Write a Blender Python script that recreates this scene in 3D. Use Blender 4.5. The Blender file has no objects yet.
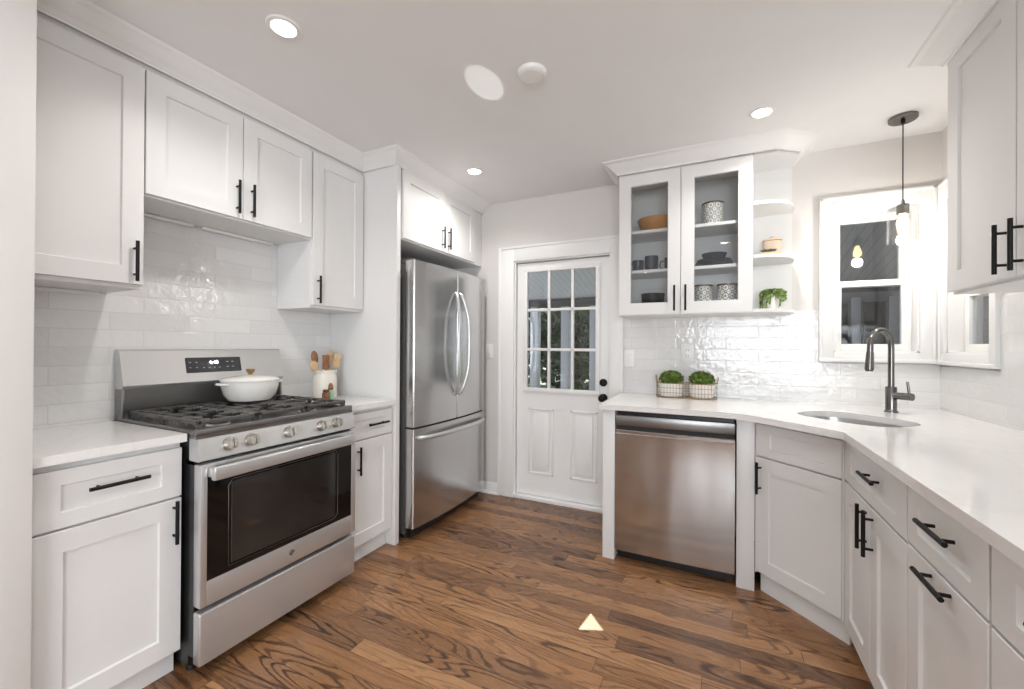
import bpy, bmesh, math, random
from mathutils import Vector, Matrix
random.seed(7)
R = math.radians
scene = bpy.context.scene
COL = scene.collection

# ------------------------------------------------------------------ camera
cam_d = bpy.data.cameras.new('camera'); cam = bpy.data.objects.new('camera', cam_d); COL.objects.link(cam)
cam_d.sensor_width = 36.0; cam_d.lens = 416.4/1024*36; cam_d.clip_start = .02
YAW, PITCH, ROLL = 25.9227, 0.195, 0.31
cam.matrix_world = (Matrix.Translation((0, 0, 1.2497)) @ Matrix.Rotation(R(YAW), 4, 'Z')
                    @ Matrix.Rotation(R(90+PITCH), 4, 'X') @ Matrix.Rotation(R(ROLL), 4, 'Z'))
scene.camera = cam
# ------------------------------------------------------------------ world, sun, fill lamps, exposure
w = bpy.data.worlds.new('sky'); scene.world = w; w.use_nodes = True
bg = w.node_tree.nodes['Background']; bg.inputs[0].default_value = (.80, .88, 1, 1); bg.inputs[1].default_value = 2.0
vs = scene.view_settings
vs.view_transform = 'Standard'; vs.look = 'None'; vs.gamma = 1; vs.use_curve_mapping = False; vs.exposure = 0.0

def lamp(name, kind, loc, energy, color=(1, 1, 1), rot=None, aim=None, **kw):
    d = bpy.data.lights.new(name, kind); d.energy = energy; d.color = color
    for k, v in kw.items(): setattr(d, k, v)
    o = bpy.data.objects.new(name, d); COL.objects.link(o); o.location = loc
    if aim is not None:
        o.rotation_euler = (Vector(aim)-Vector(loc)).to_track_quat('-Z', 'Y').to_euler()
    elif rot: o.rotation_euler = rot
    return o
SUN_DIR = Vector((.60, -1.29, -1.70)).normalized()
sun = lamp('sun', 'SUN', (-3, 8, 8), 14.0, (1, .95, .88), angle=R(.15))
sun.rotation_euler = SUN_DIR.to_track_quat('-Z', 'Y').to_euler()
# spot lamp added outside the back door, imitating reflected sun on the ceiling
lamp('ceiling_patch_spot', 'SPOT', (-1.24, 4.6, .33), 300, (1, .99, .97), aim=(-.955, 1.665, 2.455), spot_size=R(2.6), spot_blend=.25, shadow_soft_size=.004)
# area lamps added in the unseen room behind the camera to brighten the kitchen
lamp('fill_behind_camera', 'AREA', (.8, -3.32, 1.35), 112, (.92, .96, 1), aim=(-.2, 0, 2.0), shape='RECTANGLE', size=2.2, size_y=1.5)
lamp('fill_behind_right', 'AREA', (2.92, -1.3, 1.2), 26, (.92, .96, 1), aim=(.4, 1.2, 2.455), shape='RECTANGLE', size=1.8, size_y=1.4)

# ------------------------------------------------------------------ materials
def lin(c):
    return tuple(((v/255)/12.92 if v/255 <= .04045 else ((v/255+.055)/1.055)**2.4) for v in c)+(1,)
def nodes(name):
    m = bpy.data.materials.new(name); m.use_nodes = True
    nt = m.node_tree; return m, nt, nt.nodes['Principled BSDF']
def N(nt, t, **kw):
    n = nt.nodes.new(t)
    for k, v in kw.items():
        if k.startswith('i_'):
            n.inputs[int(k[2:])].default_value = v
        else: setattr(n, k, v)
    return n
def L(nt, a, b): nt.links.new(a, b)
def math_n(nt, op, a, b=None, c=None):
    n = nt.nodes.new('ShaderNodeMath'); n.operation = op
    for i, v in enumerate((a, b, c)):
        if v is None: continue
        if isinstance(v, (int, float)): n.inputs[i].default_value = v
        else: nt.links.new(v, n.inputs[i])
    return n.outputs[0]
def ramp(nt, fac, stops):
    n = nt.nodes.new('ShaderNodeValToRGB'); e = n.color_ramp.elements
    while len(e) < len(stops): e.new(.5)
    for i, (p, c) in enumerate(stops): e[i].position = p; e[i].color = c
    nt.links.new(fac, n.inputs[0]); return n.outputs[0]
def bump(nt, b, h, strength, dist):
    n = N(nt, 'ShaderNodeBump'); n.inputs['Strength'].default_value = strength; n.inputs['Distance'].default_value = dist
    L(nt, h, n.inputs['Height']); L(nt, n.outputs[0], b.inputs['Normal']); return n
def plain(name, rgb, rough=.5, metal=0, var=.03, scale=6, bstr=0, bscale=60, spec=.5, coat=0):
    m, nt, b = nodes(name)
    tc = N(nt, 'ShaderNodeTexCoord'); no = N(nt, 'ShaderNodeTexNoise'); no.inputs['Scale'].default_value = scale
    L(nt, tc.outputs['Object'], no.inputs['Vector'])
    c = lin(rgb); lo = tuple(v*(1-var) for v in c[:3])+(1,); hi = tuple(min(1, v*(1+var)) for v in c[:3])+(1,)
    L(nt, ramp(nt, no.outputs[0], [(.3, lo), (.7, hi)]), b.inputs['Base Color'])
    b.inputs['Roughness'].default_value = rough; b.inputs['Metallic'].default_value = metal
    b.inputs['Specular IOR Level'].default_value = spec; b.inputs['Coat Weight'].default_value = coat
    if bstr:
        n2 = N(nt, 'ShaderNodeTexNoise'); n2.inputs['Scale'].default_value = bscale
        L(nt, tc.outputs['Object'], n2.inputs['Vector']); bump(nt, b, n2.outputs[0], bstr, .002)
    return m
def emit(name, rgb, s):
    m, nt, b = nodes(name); b.inputs['Base Color'].default_value = lin(rgb)
    b.inputs['Emission Color'].default_value = lin(rgb); b.inputs['Emission Strength'].default_value = s; return m
def glass(name, tint=(1, 1, 1, 1), ior=1.45, boost=1.0):
    m = bpy.data.materials.new(name); m.use_nodes = True; nt = m.node_tree; nt.nodes.clear()
    o = N(nt, 'ShaderNodeOutputMaterial'); t = N(nt, 'ShaderNodeBsdfTransparent'); g = N(nt, 'ShaderNodeBsdfGlossy')
    t.inputs[0].default_value = tint; g.inputs['Roughness'].default_value = .02
    f = N(nt, 'ShaderNodeLayerWeight'); f.inputs[0].default_value = .5; mx = N(nt, 'ShaderNodeMixShader')
    L(nt, math_n(nt, 'MULTIPLY_ADD', math_n(nt, 'POWER', f.outputs[1], 3.5), .55*boost, .045*boost), mx.inputs[0]); L(nt, t.outputs[0], mx.inputs[1]); L(nt, g.outputs[0], mx.inputs[2])
    L(nt, mx.outputs[0], o.inputs[0]); return m
def steel(name, rgb=(176, 174, 172), rough=.27, along='z', warp=.0, aniso=.3, metal=1):
    m, nt, b = nodes(name)
    tc = N(nt, 'ShaderNodeTexCoord'); mp = N(nt, 'ShaderNodeMapping')
    s = {'z': (900, 900, 4), 'x': (4, 900, 900)}[along]
    mp.inputs['Scale'].default_value = s; L(nt, tc.outputs['Object'], mp.inputs[0])
    no = N(nt, 'ShaderNodeTexNoise'); no.inputs['Scale'].default_value = 1; no.inputs['Detail'].default_value = 3; L(nt, mp.outputs[0], no.inputs[0])
    c = lin(rgb)
    L(nt, ramp(nt, no.outputs[0], [(.3, tuple(v*.97 for v in c[:3])+(1,)), (.7, tuple(min(1, v*1.03) for v in c[:3])+(1,))]), b.inputs['Base Color'])
    b.inputs['Metallic'].default_value = metal
    L(nt, math_n(nt, 'MULTIPLY_ADD', no.outputs[0], .12, rough-.06), b.inputs['Roughness'])
    b.inputs['Anisotropic'].default_value = aniso
    tg = N(nt, 'ShaderNodeTangent', direction_type='RADIAL', axis='Z'); L(nt, tg.outputs[0], b.inputs['Tangent'])
    b1 = N(nt, 'ShaderNodeBump'); b1.inputs['Strength'].default_value = .02; b1.inputs['Distance'].default_value = .001; L(nt, no.outputs[0], b1.inputs['Height'])
    last = b1
    if warp:
        m2 = N(nt, 'ShaderNodeMapping'); m2.inputs['Scale'].default_value = (5.5, 5.5, 1.1); L(nt, tc.outputs['Object'], m2.inputs[0])
        n2 = N(nt, 'ShaderNodeTexNoise'); n2.inputs['Scale'].default_value = 1; n2.inputs['Detail'].default_value = .6; L(nt, m2.outputs[0], n2.inputs[0])
        b2 = N(nt, 'ShaderNodeBump'); b2.inputs['Strength'].default_value = 1; b2.inputs['Distance'].default_value = warp
        L(nt, n2.outputs[0], b2.inputs['Height']); L(nt, b1.outputs[0], b2.inputs['Normal']); last = b2
    L(nt, last.outputs[0], b.inputs['Normal'])
    return m
def tile(name, axis):
    m, nt, b = nodes(name)
    tc = N(nt, 'ShaderNodeTexCoord'); sp = N(nt, 'ShaderNodeSeparateXYZ'); L(nt, tc.outputs['Object'], sp.inputs[0])
    u = sp.outputs[axis]
    TL, TH = .306, .0765
    row = math_n(nt, 'FLOOR', math_n(nt, 'DIVIDE', math_n(nt, 'SUBTRACT', sp.outputs[2], .0107), TH))
    fz = math_n(nt, 'FRACT', math_n(nt, 'DIVIDE', math_n(nt, 'SUBTRACT', sp.outputs[2], .0107), TH))
    odd = math_n(nt, 'MODULO', row, 2)
    us = math_n(nt, 'DIVIDE', math_n(nt, 'ADD', math_n(nt, 'SUBTRACT', u, .068), math_n(nt, 'MULTIPLY', odd, .12)), TL)
    fu = math_n(nt, 'FRACT', us); cu = math_n(nt, 'FLOOR', us)
    du = math_n(nt, 'MULTIPLY', math_n(nt, 'MINIMUM', fu, math_n(nt, 'SUBTRACT', 1, fu)), TL)
    dz = math_n(nt, 'MULTIPLY', math_n(nt, 'MINIMUM', fz, math_n(nt, 'SUBTRACT', 1, fz)), TH)
    d = math_n(nt, 'MINIMUM', du, dz)
    mask = N(nt, 'ShaderNodeMapRange'); mask.inputs[1].default_value = .0009; mask.inputs[2].default_value = .0022; L(nt, d, mask.inputs[0])
    cid = N(nt, 'ShaderNodeCombineXYZ'); L(nt, cu, cid.inputs[0]); L(nt, row, cid.inputs[1])
    wn = N(nt, 'ShaderNodeTexWhiteNoise'); L(nt, cid.outputs[0], wn.inputs[0])
    body = ramp(nt, wn.outputs[0], [(0, lin((222, 222, 221))), (1, lin((233, 233, 232)))])
    mx = N(nt, 'ShaderNodeMix', data_type='RGBA'); L(nt, mask.outputs[0], mx.inputs[0]); mx.inputs[6].default_value = lin((212, 212, 211)); L(nt, body, mx.inputs[7])
    L(nt, mx.outputs[2], b.inputs['Base Color'])
    rg = N(nt, 'ShaderNodeMapRange'); L(nt, mask.outputs[0], rg.inputs[0]); rg.inputs[3].default_value = .3; rg.inputs[4].default_value = .09
    L(nt, rg.outputs[0], b.inputs['Roughness'])
    # hand-made wavy glaze
    n1 = N(nt, 'ShaderNodeTexNoise'); n1.inputs['Scale'].default_value = 24; n1.inputs['Detail'].default_value = 2
    ofs = N(nt, 'ShaderNodeVectorMath', operation='MULTIPLY_ADD'); ofs.inputs[1].default_value = (3.1, 5.7, 1.3)
    L(nt, cid.outputs[0], ofs.inputs[0]); L(nt, tc.outputs['Object'], ofs.inputs[2]); L(nt, ofs.outputs[0], n1.inputs[0])
    e = N(nt, 'ShaderNodeMapRange'); e.inputs[2].default_value = .006; L(nt, d, e.inputs[0])
    hgt = math_n(nt, 'ADD', math_n(nt, 'MULTIPLY', n1.outputs[0], 1.1), math_n(nt, 'MULTIPLY', e.outputs[0], .12))
    bump(nt, b, hgt, .6, .004)
    return m
def oak():
    m, nt, b = nodes('oak_floor')
    tc = N(nt, 'ShaderNodeTexCoord'); sp = N(nt, 'ShaderNodeSeparateXYZ'); L(nt, tc.outputs['Object'], sp.inputs[0])
    W, LN = .083, 1.15
    x, y = sp.outputs[0], sp.outputs[1]
    row = math_n(nt, 'FLOOR', math_n(nt, 'DIVIDE', y, W)); fy = math_n(nt, 'FRACT', math_n(nt, 'DIVIDE', y, W))
    w1 = N(nt, 'ShaderNodeTexWhiteNoise', noise_dimensions='1D'); L(nt, row, w1.inputs['W'])
    xs = math_n(nt, 'ADD', math_n(nt, 'DIVIDE', x, LN), math_n(nt, 'MULTIPLY', w1.outputs[0], 13.7))
    fx = math_n(nt, 'FRACT', xs); bd = math_n(nt, 'FLOOR', xs)
    cid = N(nt, 'ShaderNodeCombineXYZ'); L(nt, row, cid.inputs[0]); L(nt, bd, cid.inputs[1])
    wn = N(nt, 'ShaderNodeTexWhiteNoise'); L(nt, cid.outputs[0], wn.inputs[0])
    ws = N(nt, 'ShaderNodeSeparateColor'); L(nt, wn.outputs['Color'], ws.inputs[0])
    base = ramp(nt, ws.outputs[0], [(0, lin((108, 78, 57))), (.14, lin((131, 95, 67))), (.5, lin((153, 111, 75))), (.85, lin((166, 122, 84))), (1, lin((178, 134, 94)))])
    # cathedral grain
    c1 = N(nt, 'ShaderNodeCombineXYZ'); L(nt, math_n(nt, 'MULTIPLY', x, 1.15), c1.inputs[0]); L(nt, math_n(nt, 'MULTIPLY', y, 9.0), c1.inputs[1])
    L(nt, math_n(nt, 'MULTIPLY', ws.outputs[1], 40), c1.inputs[2])
    n1 = N(nt, 'ShaderNodeTexNoise'); n1.inputs['Scale'].default_value = 1; n1.inputs['Detail'].default_value = 1.2; n1.inputs['Roughness'].default_value = .35; n1.inputs['Distortion'].default_value = .5
    L(nt, c1.outputs[0], n1.inputs[0])
    k1 = N(nt, 'ShaderNodeCombineXYZ'); L(nt, math_n(nt, 'MULTIPLY', x, 22), k1.inputs[0]); L(nt, math_n(nt, 'MULTIPLY', y, 60), k1.inputs[1])
    nk = N(nt, 'ShaderNodeTexNoise'); nk.inputs['Scale'].default_value = 1; L(nt, k1.outputs[0], nk.inputs[0])
    s = math_n(nt, 'SINE', math_n(nt, 'ADD', math_n(nt, 'MULTIPLY', n1.outputs[0], 95), math_n(nt, 'MULTIPLY', nk.outputs[0], 2.4)))
    lines = N(nt, 'ShaderNodeMapRange'); lines.inputs[1].default_value = .15; lines.inputs[2].default_value = .95; L(nt, s, lines.inputs[0])
    # pores
    c2 = N(nt, 'ShaderNodeCombineXYZ'); L(nt, math_n(nt, 'MULTIPLY', x, 14), c2.inputs[0]); L(nt, math_n(nt, 'MULTIPLY', y, 420), c2.inputs[1]); L(nt, ws.outputs[2], c2.inputs[2])
    n2 = N(nt, 'ShaderNodeTexNoise'); n2.inputs['Scale'].default_value = 1; n2.inputs['Detail'].default_value = 2; L(nt, c2.outputs[0], n2.inputs[0])
    pores = N(nt, 'ShaderNodeMapRange'); pores.inputs[1].default_value = .52; pores.inputs[2].default_value = .75; L(nt, n2.outputs[0], pores.inputs[0])
    g = math_n(nt, 'ADD', math_n(nt, 'MULTIPLY', lines.outputs[0], math_n(nt, 'MULTIPLY_ADD', ws.outputs[2], .55, .27)), math_n(nt, 'MULTIPLY', pores.outputs[0], .45))
    dk = N(nt, 'ShaderNodeMix', data_type='RGBA', blend_type='MULTIPLY'); L(nt, g, dk.inputs[0]); L(nt, base, dk.inputs[6]); dk.inputs[7].default_value = lin((84, 62, 50))
    ey = math_n(nt, 'MULTIPLY', math_n(nt, 'MINIMUM', fy, math_n(nt, 'SUBTRACT', 1, fy)), W)
    ex = math_n(nt, 'MULTIPLY', math_n(nt, 'MINIMUM', fx, math_n(nt, 'SUBTRACT', 1, fx)), LN)
    e = N(nt, 'ShaderNodeMapRange'); e.inputs[1].default_value = .0004; e.inputs[2].default_value = .0016; L(nt, math_n(nt, 'MINIMUM', ex, ey), e.inputs[0])
    mx = N(nt, 'ShaderNodeMix', data_type='RGBA'); L(nt, e.outputs[0], mx.inputs[0]); mx.inputs[6].default_value = lin((62, 42, 32)); L(nt, dk.outputs[2], mx.inputs[7])
    L(nt, mx.outputs[2], b.inputs['Base Color'])
    L(nt, math_n(nt, 'MULTIPLY_ADD', g, .18, .27), b.inputs['Roughness'])
    bump(nt, b, math_n(nt, 'SUBTRACT', e.outputs[0], math_n(nt, 'MULTIPLY', g, .25)), .15, .001)
    return m
def quartz():
    m, nt, b = nodes('white_quartz')
    tc = N(nt, 'ShaderNodeTexCoord'); n1 = N(nt, 'ShaderNodeTexNoise'); n1.inputs['Scale'].default_value = 1.6; n1.inputs['Detail'].default_value = 6; n1.inputs['Distortion'].default_value = 1.2
    L(nt, tc.outputs['Object'], n1.inputs[0])
    v = math_n(nt, 'ABSOLUTE', math_n(nt, 'SUBTRACT', n1.outputs[0], .5))
    L(nt, ramp(nt, v, [(0, lin((231, 230, 228))), (.02, lin((235, 234, 232))), (1, lin((237, 236, 234)))]), b.inputs['Base Color'])
    b.inputs['Roughness'].default_value = .1; return m
def medallion():
    m, nt, b = nodes('medallion_ceramic')
    uv = N(nt, 'ShaderNodeUVMap', uv_map='UVMap'); sp = N(nt, 'ShaderNodeSeparateXYZ'); L(nt, uv.outputs[0], sp.inputs[0])
    fu = math_n(nt, 'SUBTRACT', math_n(nt, 'FRACT', math_n(nt, 'MULTIPLY', sp.outputs[0], 9)), .5)
    fv = math_n(nt, 'SUBTRACT', math_n(nt, 'FRACT', math_n(nt, 'MULTIPLY', sp.outputs[1], 3)), .5)
    r = math_n(nt, 'SQRT', math_n(nt, 'ADD', math_n(nt, 'MULTIPLY', fu, fu), math_n(nt, 'MULTIPLY', fv, fv)))
    an = math_n(nt, 'ARCTAN2', fv, fu)
    pet = math_n(nt, 'MULTIPLY', math_n(nt, 'COSINE', math_n(nt, 'MULTIPLY', an, 8)), .05)
    rings = math_n(nt, 'SINE', math_n(nt, 'MULTIPLY', math_n(nt, 'ADD', r, pet), 19))
    L(nt, ramp(nt, rings, [(.45, lin((240, 238, 232))), (.62, lin((52, 48, 46)))]), b.inputs['Base Color'])
    b.inputs['Roughness'].default_value = .3; return m
def boards(name, rgb, axis, width, rough=.6, dark=.7):
    m, nt, b = nodes(name); tc = N(nt, 'ShaderNodeTexCoord'); sp = N(nt, 'ShaderNodeSeparateXYZ'); L(nt, tc.outputs['Object'], sp.inputs[0])
    f = math_n(nt, 'FRACT', math_n(nt, 'DIVIDE', sp.outputs[axis], width))
    c = lin(rgb)
    L(nt, ramp(nt, f, [(0, tuple(v*dark for v in c[:3])+(1,)), (.07, tuple(v*dark for v in c[:3])+(1,)), (.1, c), (1, c)]), b.inputs['Base Color'])
    b.inputs['Roughness'].default_value = rough; return m
def leafy(name, a, c):
    m, nt, b = nodes(name); tc = N(nt, 'ShaderNodeTexCoord'); n = N(nt, 'ShaderNodeTexNoise'); n.inputs['Scale'].default_value = 45
    L(nt, tc.outputs['Object'], n.inputs[0]); L(nt, ramp(nt, n.outputs[0], [(.35, lin(a)), (.65, lin(c))]), b.inputs['Base Color']); b.inputs['Roughness'].default_value = .55
    return m
M = dict(
    cab=plain('white_cabinet_paint', (229, 229, 228), .38, var=.006, bstr=.03),
    wall=plain('wall_paint', (222, 219, 216), .75, var=.01, bstr=.06, bscale=180),
    ceil=plain('ceiling_paint', (240, 240, 240), .85, var=.008),
    trim=plain('trim_paint', (236, 236, 235), .35, var=.006),
    black=plain('matte_black_metal', (28, 27, 27), .42, .6, var=.1),
    dark=plain('black_enamel', (26, 26, 27), .3, 0, var=.15),
    iron=plain('cast_iron', (96, 94, 92), .36, .45, var=.2, bstr=.3, bscale=120),
    steel=steel('brushed_steel', (204, 204, 204), .32, 'x', aniso=.3, metal=.68), steelv=steel('brushed_steel_fridge', (200, 200, 200), .2, 'z', warp=.004),
    steeldw=steel('brushed_steel_dishwasher', (186, 185, 184), .2, 'x', warp=.010, aniso=.85),
    steeld=steel('dark_brushed_steel', (140, 139, 138), .34, 'x', aniso=.6), sink=steel('satin_sink_steel', (205, 205, 205), .3, 'x'),
    chrome=plain('satin_nickel', (200, 196, 188), .2, 1, var=.02),
    gunmetal=plain('gunmetal', (120, 118, 116), .22, 1, var=.04),
    ovenglass=plain('oven_glass', (13, 13, 13), .05, 0, var=.1), ovenin=plain('oven_inner_window', (44, 41, 39), .07, 0, var=.3, scale=3),
    grey=plain('grey_side_enamel', (88, 87, 86), .4, .3), quartz=quartz(), oak=oak(),
    tl=tile('white_subway_tile_left', 1), tb=tile('white_subway_tile_back', 0),
    glass=glass('window_glass', (.97, .98, .98, 1)), glassc=glass('cabinet_glass', (.93, .94, .94, 1), 1.45, .8), shade=glass('clear_shade_glass', (.99, .99, .99, 1), 1.3, 1.7),
    white=plain('white_enamel', (236, 234, 229), .16, var=.005, coat=.4), plate=plain('white_plastic', (238, 238, 236), .35, var=.004),
    crock=plain('cream_stoneware', (232, 226, 214), .4, var=.02), wood=plain('pale_wood', (206, 174, 134), .55, var=.18, scale=30),
    woodd=plain('brown_wood', (140, 96, 62), .5, var=.3, scale=30), bowl=plain('honey_wood', (190, 134, 72), .45, var=.12, scale=14),
    navy=plain('slate_blue_ceramic', (62, 68, 80), .35, var=.1), blk=plain('charcoal_ceramic', (48, 49, 50), .4, var=.15, scale=40),
    canister=plain('beige_canister', (200, 180, 160), .5, var=.04), medal=medallion(), copper=plain('dark_copper', (112, 78, 58), .35, .6, var=.2),
    gold=plain('aged_brass_wire', (150, 124, 84), .38, .9, var=.1), leaf=leafy('boxwood_leaf', (66, 92, 34), (136, 160, 74)), leaf2=leafy('trailing_leaf', (92, 122, 60), (168, 190, 112)),
    soil=plain('soil', (60, 46, 36), .9, var=.3), mint=plain('mint_label', (150, 196, 168), .5, var=.05),
    lens=emit('downlight_lens', (255, 244, 230), 40), bulb=emit('filament_bulb', (255, 214, 160), 22), digit=emit('clock_digit', (225, 240, 255), 2.2),
    display=plain('display_black', (62, 62, 66), .2, var=.03), icon=plain('display_icon', (170, 172, 178), .4),
    porchceil=boards('porch_ceiling_boards', (214, 215, 218), 0, .09), deck=boards('deck_boards', (110, 108, 106), 0, .14), siding=boards('grey_siding', (120, 120, 122), 2, .12),
    post=plain('porch_post_paint', (176, 177, 180), .5), beam=plain('dark_beam', (60, 54, 50), .6), lawn=leafy('lawn_grass', (50, 72, 30), (88, 112, 52)),
    tree=leafy('tree_leaf', (22, 32, 18), (62, 80, 36)), bark=plain('bark', (70, 58, 48), .9, var=.3, bstr=.6), warm=emit('porch_lamp', (255, 190, 120), 5),
    reflbrown=plain('reflection_panel_brown', (112, 82, 60), .45, var=.12, scale=3),
    rubber=plain('black_rubber', (20, 20, 20), .6), inside=plain('dark_recess', (40, 40, 41), .7),
)

# ------------------------------------------------------------------ mesh helpers
class MB:
    def __init__(s): s.bm = bmesh.new(); s.uv = None
    def box(s, x0, x1, y0, y1, z0, z1, bev=0, seg=2, mat=None):
        bm = s.bm; vs_ = [bm.verts.new((x, y, z)) for x in (x0, x1) for y in (y0, y1) for z in (z0, z1)]
        F = [(0, 1, 3, 2), (4, 6, 7, 5), (0, 4, 5, 1), (2, 3, 7, 6), (0, 2, 6, 4), (1, 5, 7, 3)]
        fs = [bm.faces.new([vs_[i] for i in f]) for f in F]
        if mat is not None: bmesh.ops.transform(bm, matrix=mat, verts=vs_)
        if bev:
            es = list({e for f in fs for e in f.edges})
            bmesh.ops.bevel(bm, geom=es, offset=bev, segments=seg, profile=.5, affect='EDGES')
        return s
    def cyl(s, p0, p1, r0, r1=None, seg=16, caps=True):
        r1 = r0 if r1 is None else r1; p0, p1 = Vector(p0), Vector(p1); d = (p1-p0).normalized()
        a = d.orthogonal().normalized(); b = d.cross(a); bm = s.bm
        A = [bm.verts.new(p0+(a*math.cos(t)+b*math.sin(t))*r0) for t in [2*math.pi*k/seg for k in range(seg)]]
        B = [bm.verts.new(p1+(a*math.cos(t)+b*math.sin(t))*r1) for t in [2*math.pi*k/seg for k in range(seg)]]
        for k in range(seg): bm.faces.new((A[k], A[(k+1) % seg], B[(k+1) % seg], B[k]))
        if caps: bm.faces.new(A[::-1]); bm.faces.new(B)
        return s
    def tube(s, pts, r, seg=10, closed=False, rs=None):
        pts = [Vector(p) for p in pts]; n = len(pts); bm = s.bm; rings = []; up = None
        for i, p in enumerate(pts):
            if closed: d = pts[(i+1) % n]-pts[i-1]
            else: d = pts[min(i+1, n-1)]-pts[max(i-1, 0)]
            d.normalize()
            if up is None: up = d.orthogonal().normalized()
            a = (up-d*up.dot(d)).normalized(); up = a; b = d.cross(a); rr = rs[i] if rs else r
            rings.append([bm.verts.new(p+(a*math.cos(t)+b*math.sin(t))*rr) for t in [2*math.pi*k/seg for k in range(seg)]])
        m = n if closed else n-1
        for i in range(m):
            A, B = rings[i], rings[(i+1) % n]
            for k in range(seg): bm.faces.new((A[k], A[(k+1) % seg], B[(k+1) % seg], B[k]))
        if not closed: bm.faces.new(rings[0][::-1]); bm.faces.new(rings[-1])
        return s
    def lathe(s, prof, c=(0, 0, 0), seg=32, sx=1, sy=1, uv=None):
        bm = s.bm; rings = []
        lay = (bm.loops.layers.uv.get('UVMap') or bm.loops.layers.uv.new('UVMap')) if uv else None
        for r, z in prof:
            if r < 1e-6: rings.append([bm.verts.new((c[0], c[1], c[2]+z))])
            else: rings.append([bm.verts.new((c[0]+r*sx*math.cos(2*math.pi*k/seg), c[1]+r*sy*math.sin(2*math.pi*k/seg), c[2]+z)) for k in range(seg)])
        for i in range(len(rings)-1):
            A, B = rings[i], rings[i+1]
            for k in range(seg):
                q = (k+1) % seg
                if len(A) == 1 and len(B) == 1: continue
                if len(A) == 1: f = bm.faces.new((A[0], B[q], B[k]))
                elif len(B) == 1: f = bm.faces.new((A[k], A[q], B[0]))
                else:
                    f = bm.faces.new((A[k], A[q], B[q], B[k]))
                    if uv:
                        z0, z1 = uv; va = (prof[i][1]-z0)/(z1-z0); vb = (prof[i+1][1]-z0)/(z1-z0)
                        for l, c_ in zip(f.loops, ((k/seg, va), ((k+1)/seg, va), ((k+1)/seg, vb), (k/seg, vb))): l[lay].uv = c_
        return s
    def prism(s, poly, z0, z1):
        bm = s.bm; A = [bm.verts.new((x, y, z0)) for x, y in poly]; B = [bm.verts.new((x, y, z1)) for x, y in poly]; n = len(poly)
        bm.faces.new(A[::-1]); bm.faces.new(B)
        for k in range(n): bm.faces.new((A[k], A[(k+1) % n], B[(k+1) % n], B[k]))
        return s
    def profile_x(s, poly, x0, x1):   # polygon in (y,z) extruded along x
        bm = s.bm; A = [bm.verts.new((x0, y, z)) for y, z in poly]; B = [bm.verts.new((x1, y, z)) for y, z in poly]; n = len(poly)
        bm.faces.new(A); bm.faces.new(B[::-1])
        for k in range(n): bm.faces.new((A[k], B[k], B[(k+1) % n], A[(k+1) % n]))
        return s
    def shaker(s, x0, x1, z0, z1, yf=0, t=.02, rail=.06, rec=.009, hole=False, railz=None):
        bm = s.bm; rz = railz or rail
        def ring(i, iz, y): return [bm.verts.new(p) for p in ((x0+i, y, z0+iz), (x1-i, y, z0+iz), (x1-i, y, z1-iz), (x0+i, y, z1-iz))]
        rs = [ring(0, 0, yf+t), ring(0, 0, yf+.0015), ring(.0015, .0015, yf), ring(rail, rz, yf), ring(rail+.003, rz+.003, yf+rec)]
        if hole: rs.append(ring(rail+.003, rz+.003, yf+t)); rs.append(rs[0])
        for A, B in zip(rs, rs[1:]):
            for k in range(4): bm.faces.new((A[k], A[(k+1) % 4], B[(k+1) % 4], B[k]))
        if not hole: bm.faces.new(rs[-1]); bm.faces.new(rs[0][::-1])
        return s
    def ball(s, c, r, u=10, v=7, sc=(1, 1, 1)):
        bmesh.ops.create_uvsphere(s.bm, u_segments=u, v_segments=v, radius=1, matrix=Matrix.Translation(c) @ Matrix.Diagonal((r*sc[0], r*sc[1], r*sc[2], 1))); return s
    def build(s, name, mat, parent=None, smooth=35, loc=None, rotz=None):
        bm = s.bm; bmesh.ops.recalc_face_normals(bm, faces=bm.faces)
        me = bpy.data.meshes.new(name); bm.to_mesh(me); bm.free(); me.materials.append(mat)
        if smooth:
            me.polygons.foreach_set('use_smooth', [True]*len(me.polygons)); me.set_sharp_from_angle(angle=R(smooth))
        o = bpy.data.objects.new(name, me); COL.objects.link(o)
        if parent: o.parent = parent
        if loc: o.location = loc
        if rotz is not None: o.rotation_euler = (0, 0, rotz)
        return o
def thing(name, label, cat, loc=(0, 0, 0), rotz=0, group=None):
    o = bpy.data.objects.new(name, None); COL.objects.link(o); o.empty_display_size = .05
    o.location = loc; o.rotation_euler = (0, 0, rotz); o['label'] = label; o['category'] = cat
    if group: o['group'] = group
    return o
def tag(o, label, cat, group=None):
    o['label'] = label; o['category'] = cat
    if group: o['group'] = group
    return o
def struct(o): o['kind'] = 'structure'; return o
def copy_tree(o, parent=None):
    c = o.copy(); COL.objects.link(c)
    if parent: c.parent = parent
    for ch in list(o.children): copy_tree(ch, c)
    return c

# ------------------------------------------------------------------ the room
XL, XR, YB, ZC = -2.38, 1.13, 3.112, 2.455
WT = .14
struct(MB().box(XL-.14, 3.0, -3.5, YB+WT-.0, -.06, 0).build('floor', M['oak'], smooth=0))
struct(MB().box(XL-.14, 3.0, -3.5, YB+WT, ZC, ZC+.1).build('ceiling', M['ceil'], smooth=0))
struct(MB().box(XL-.14, XL, -3.5, YB+WT, 0, ZC).build('wall_left', M['wall'], smooth=0))
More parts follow.
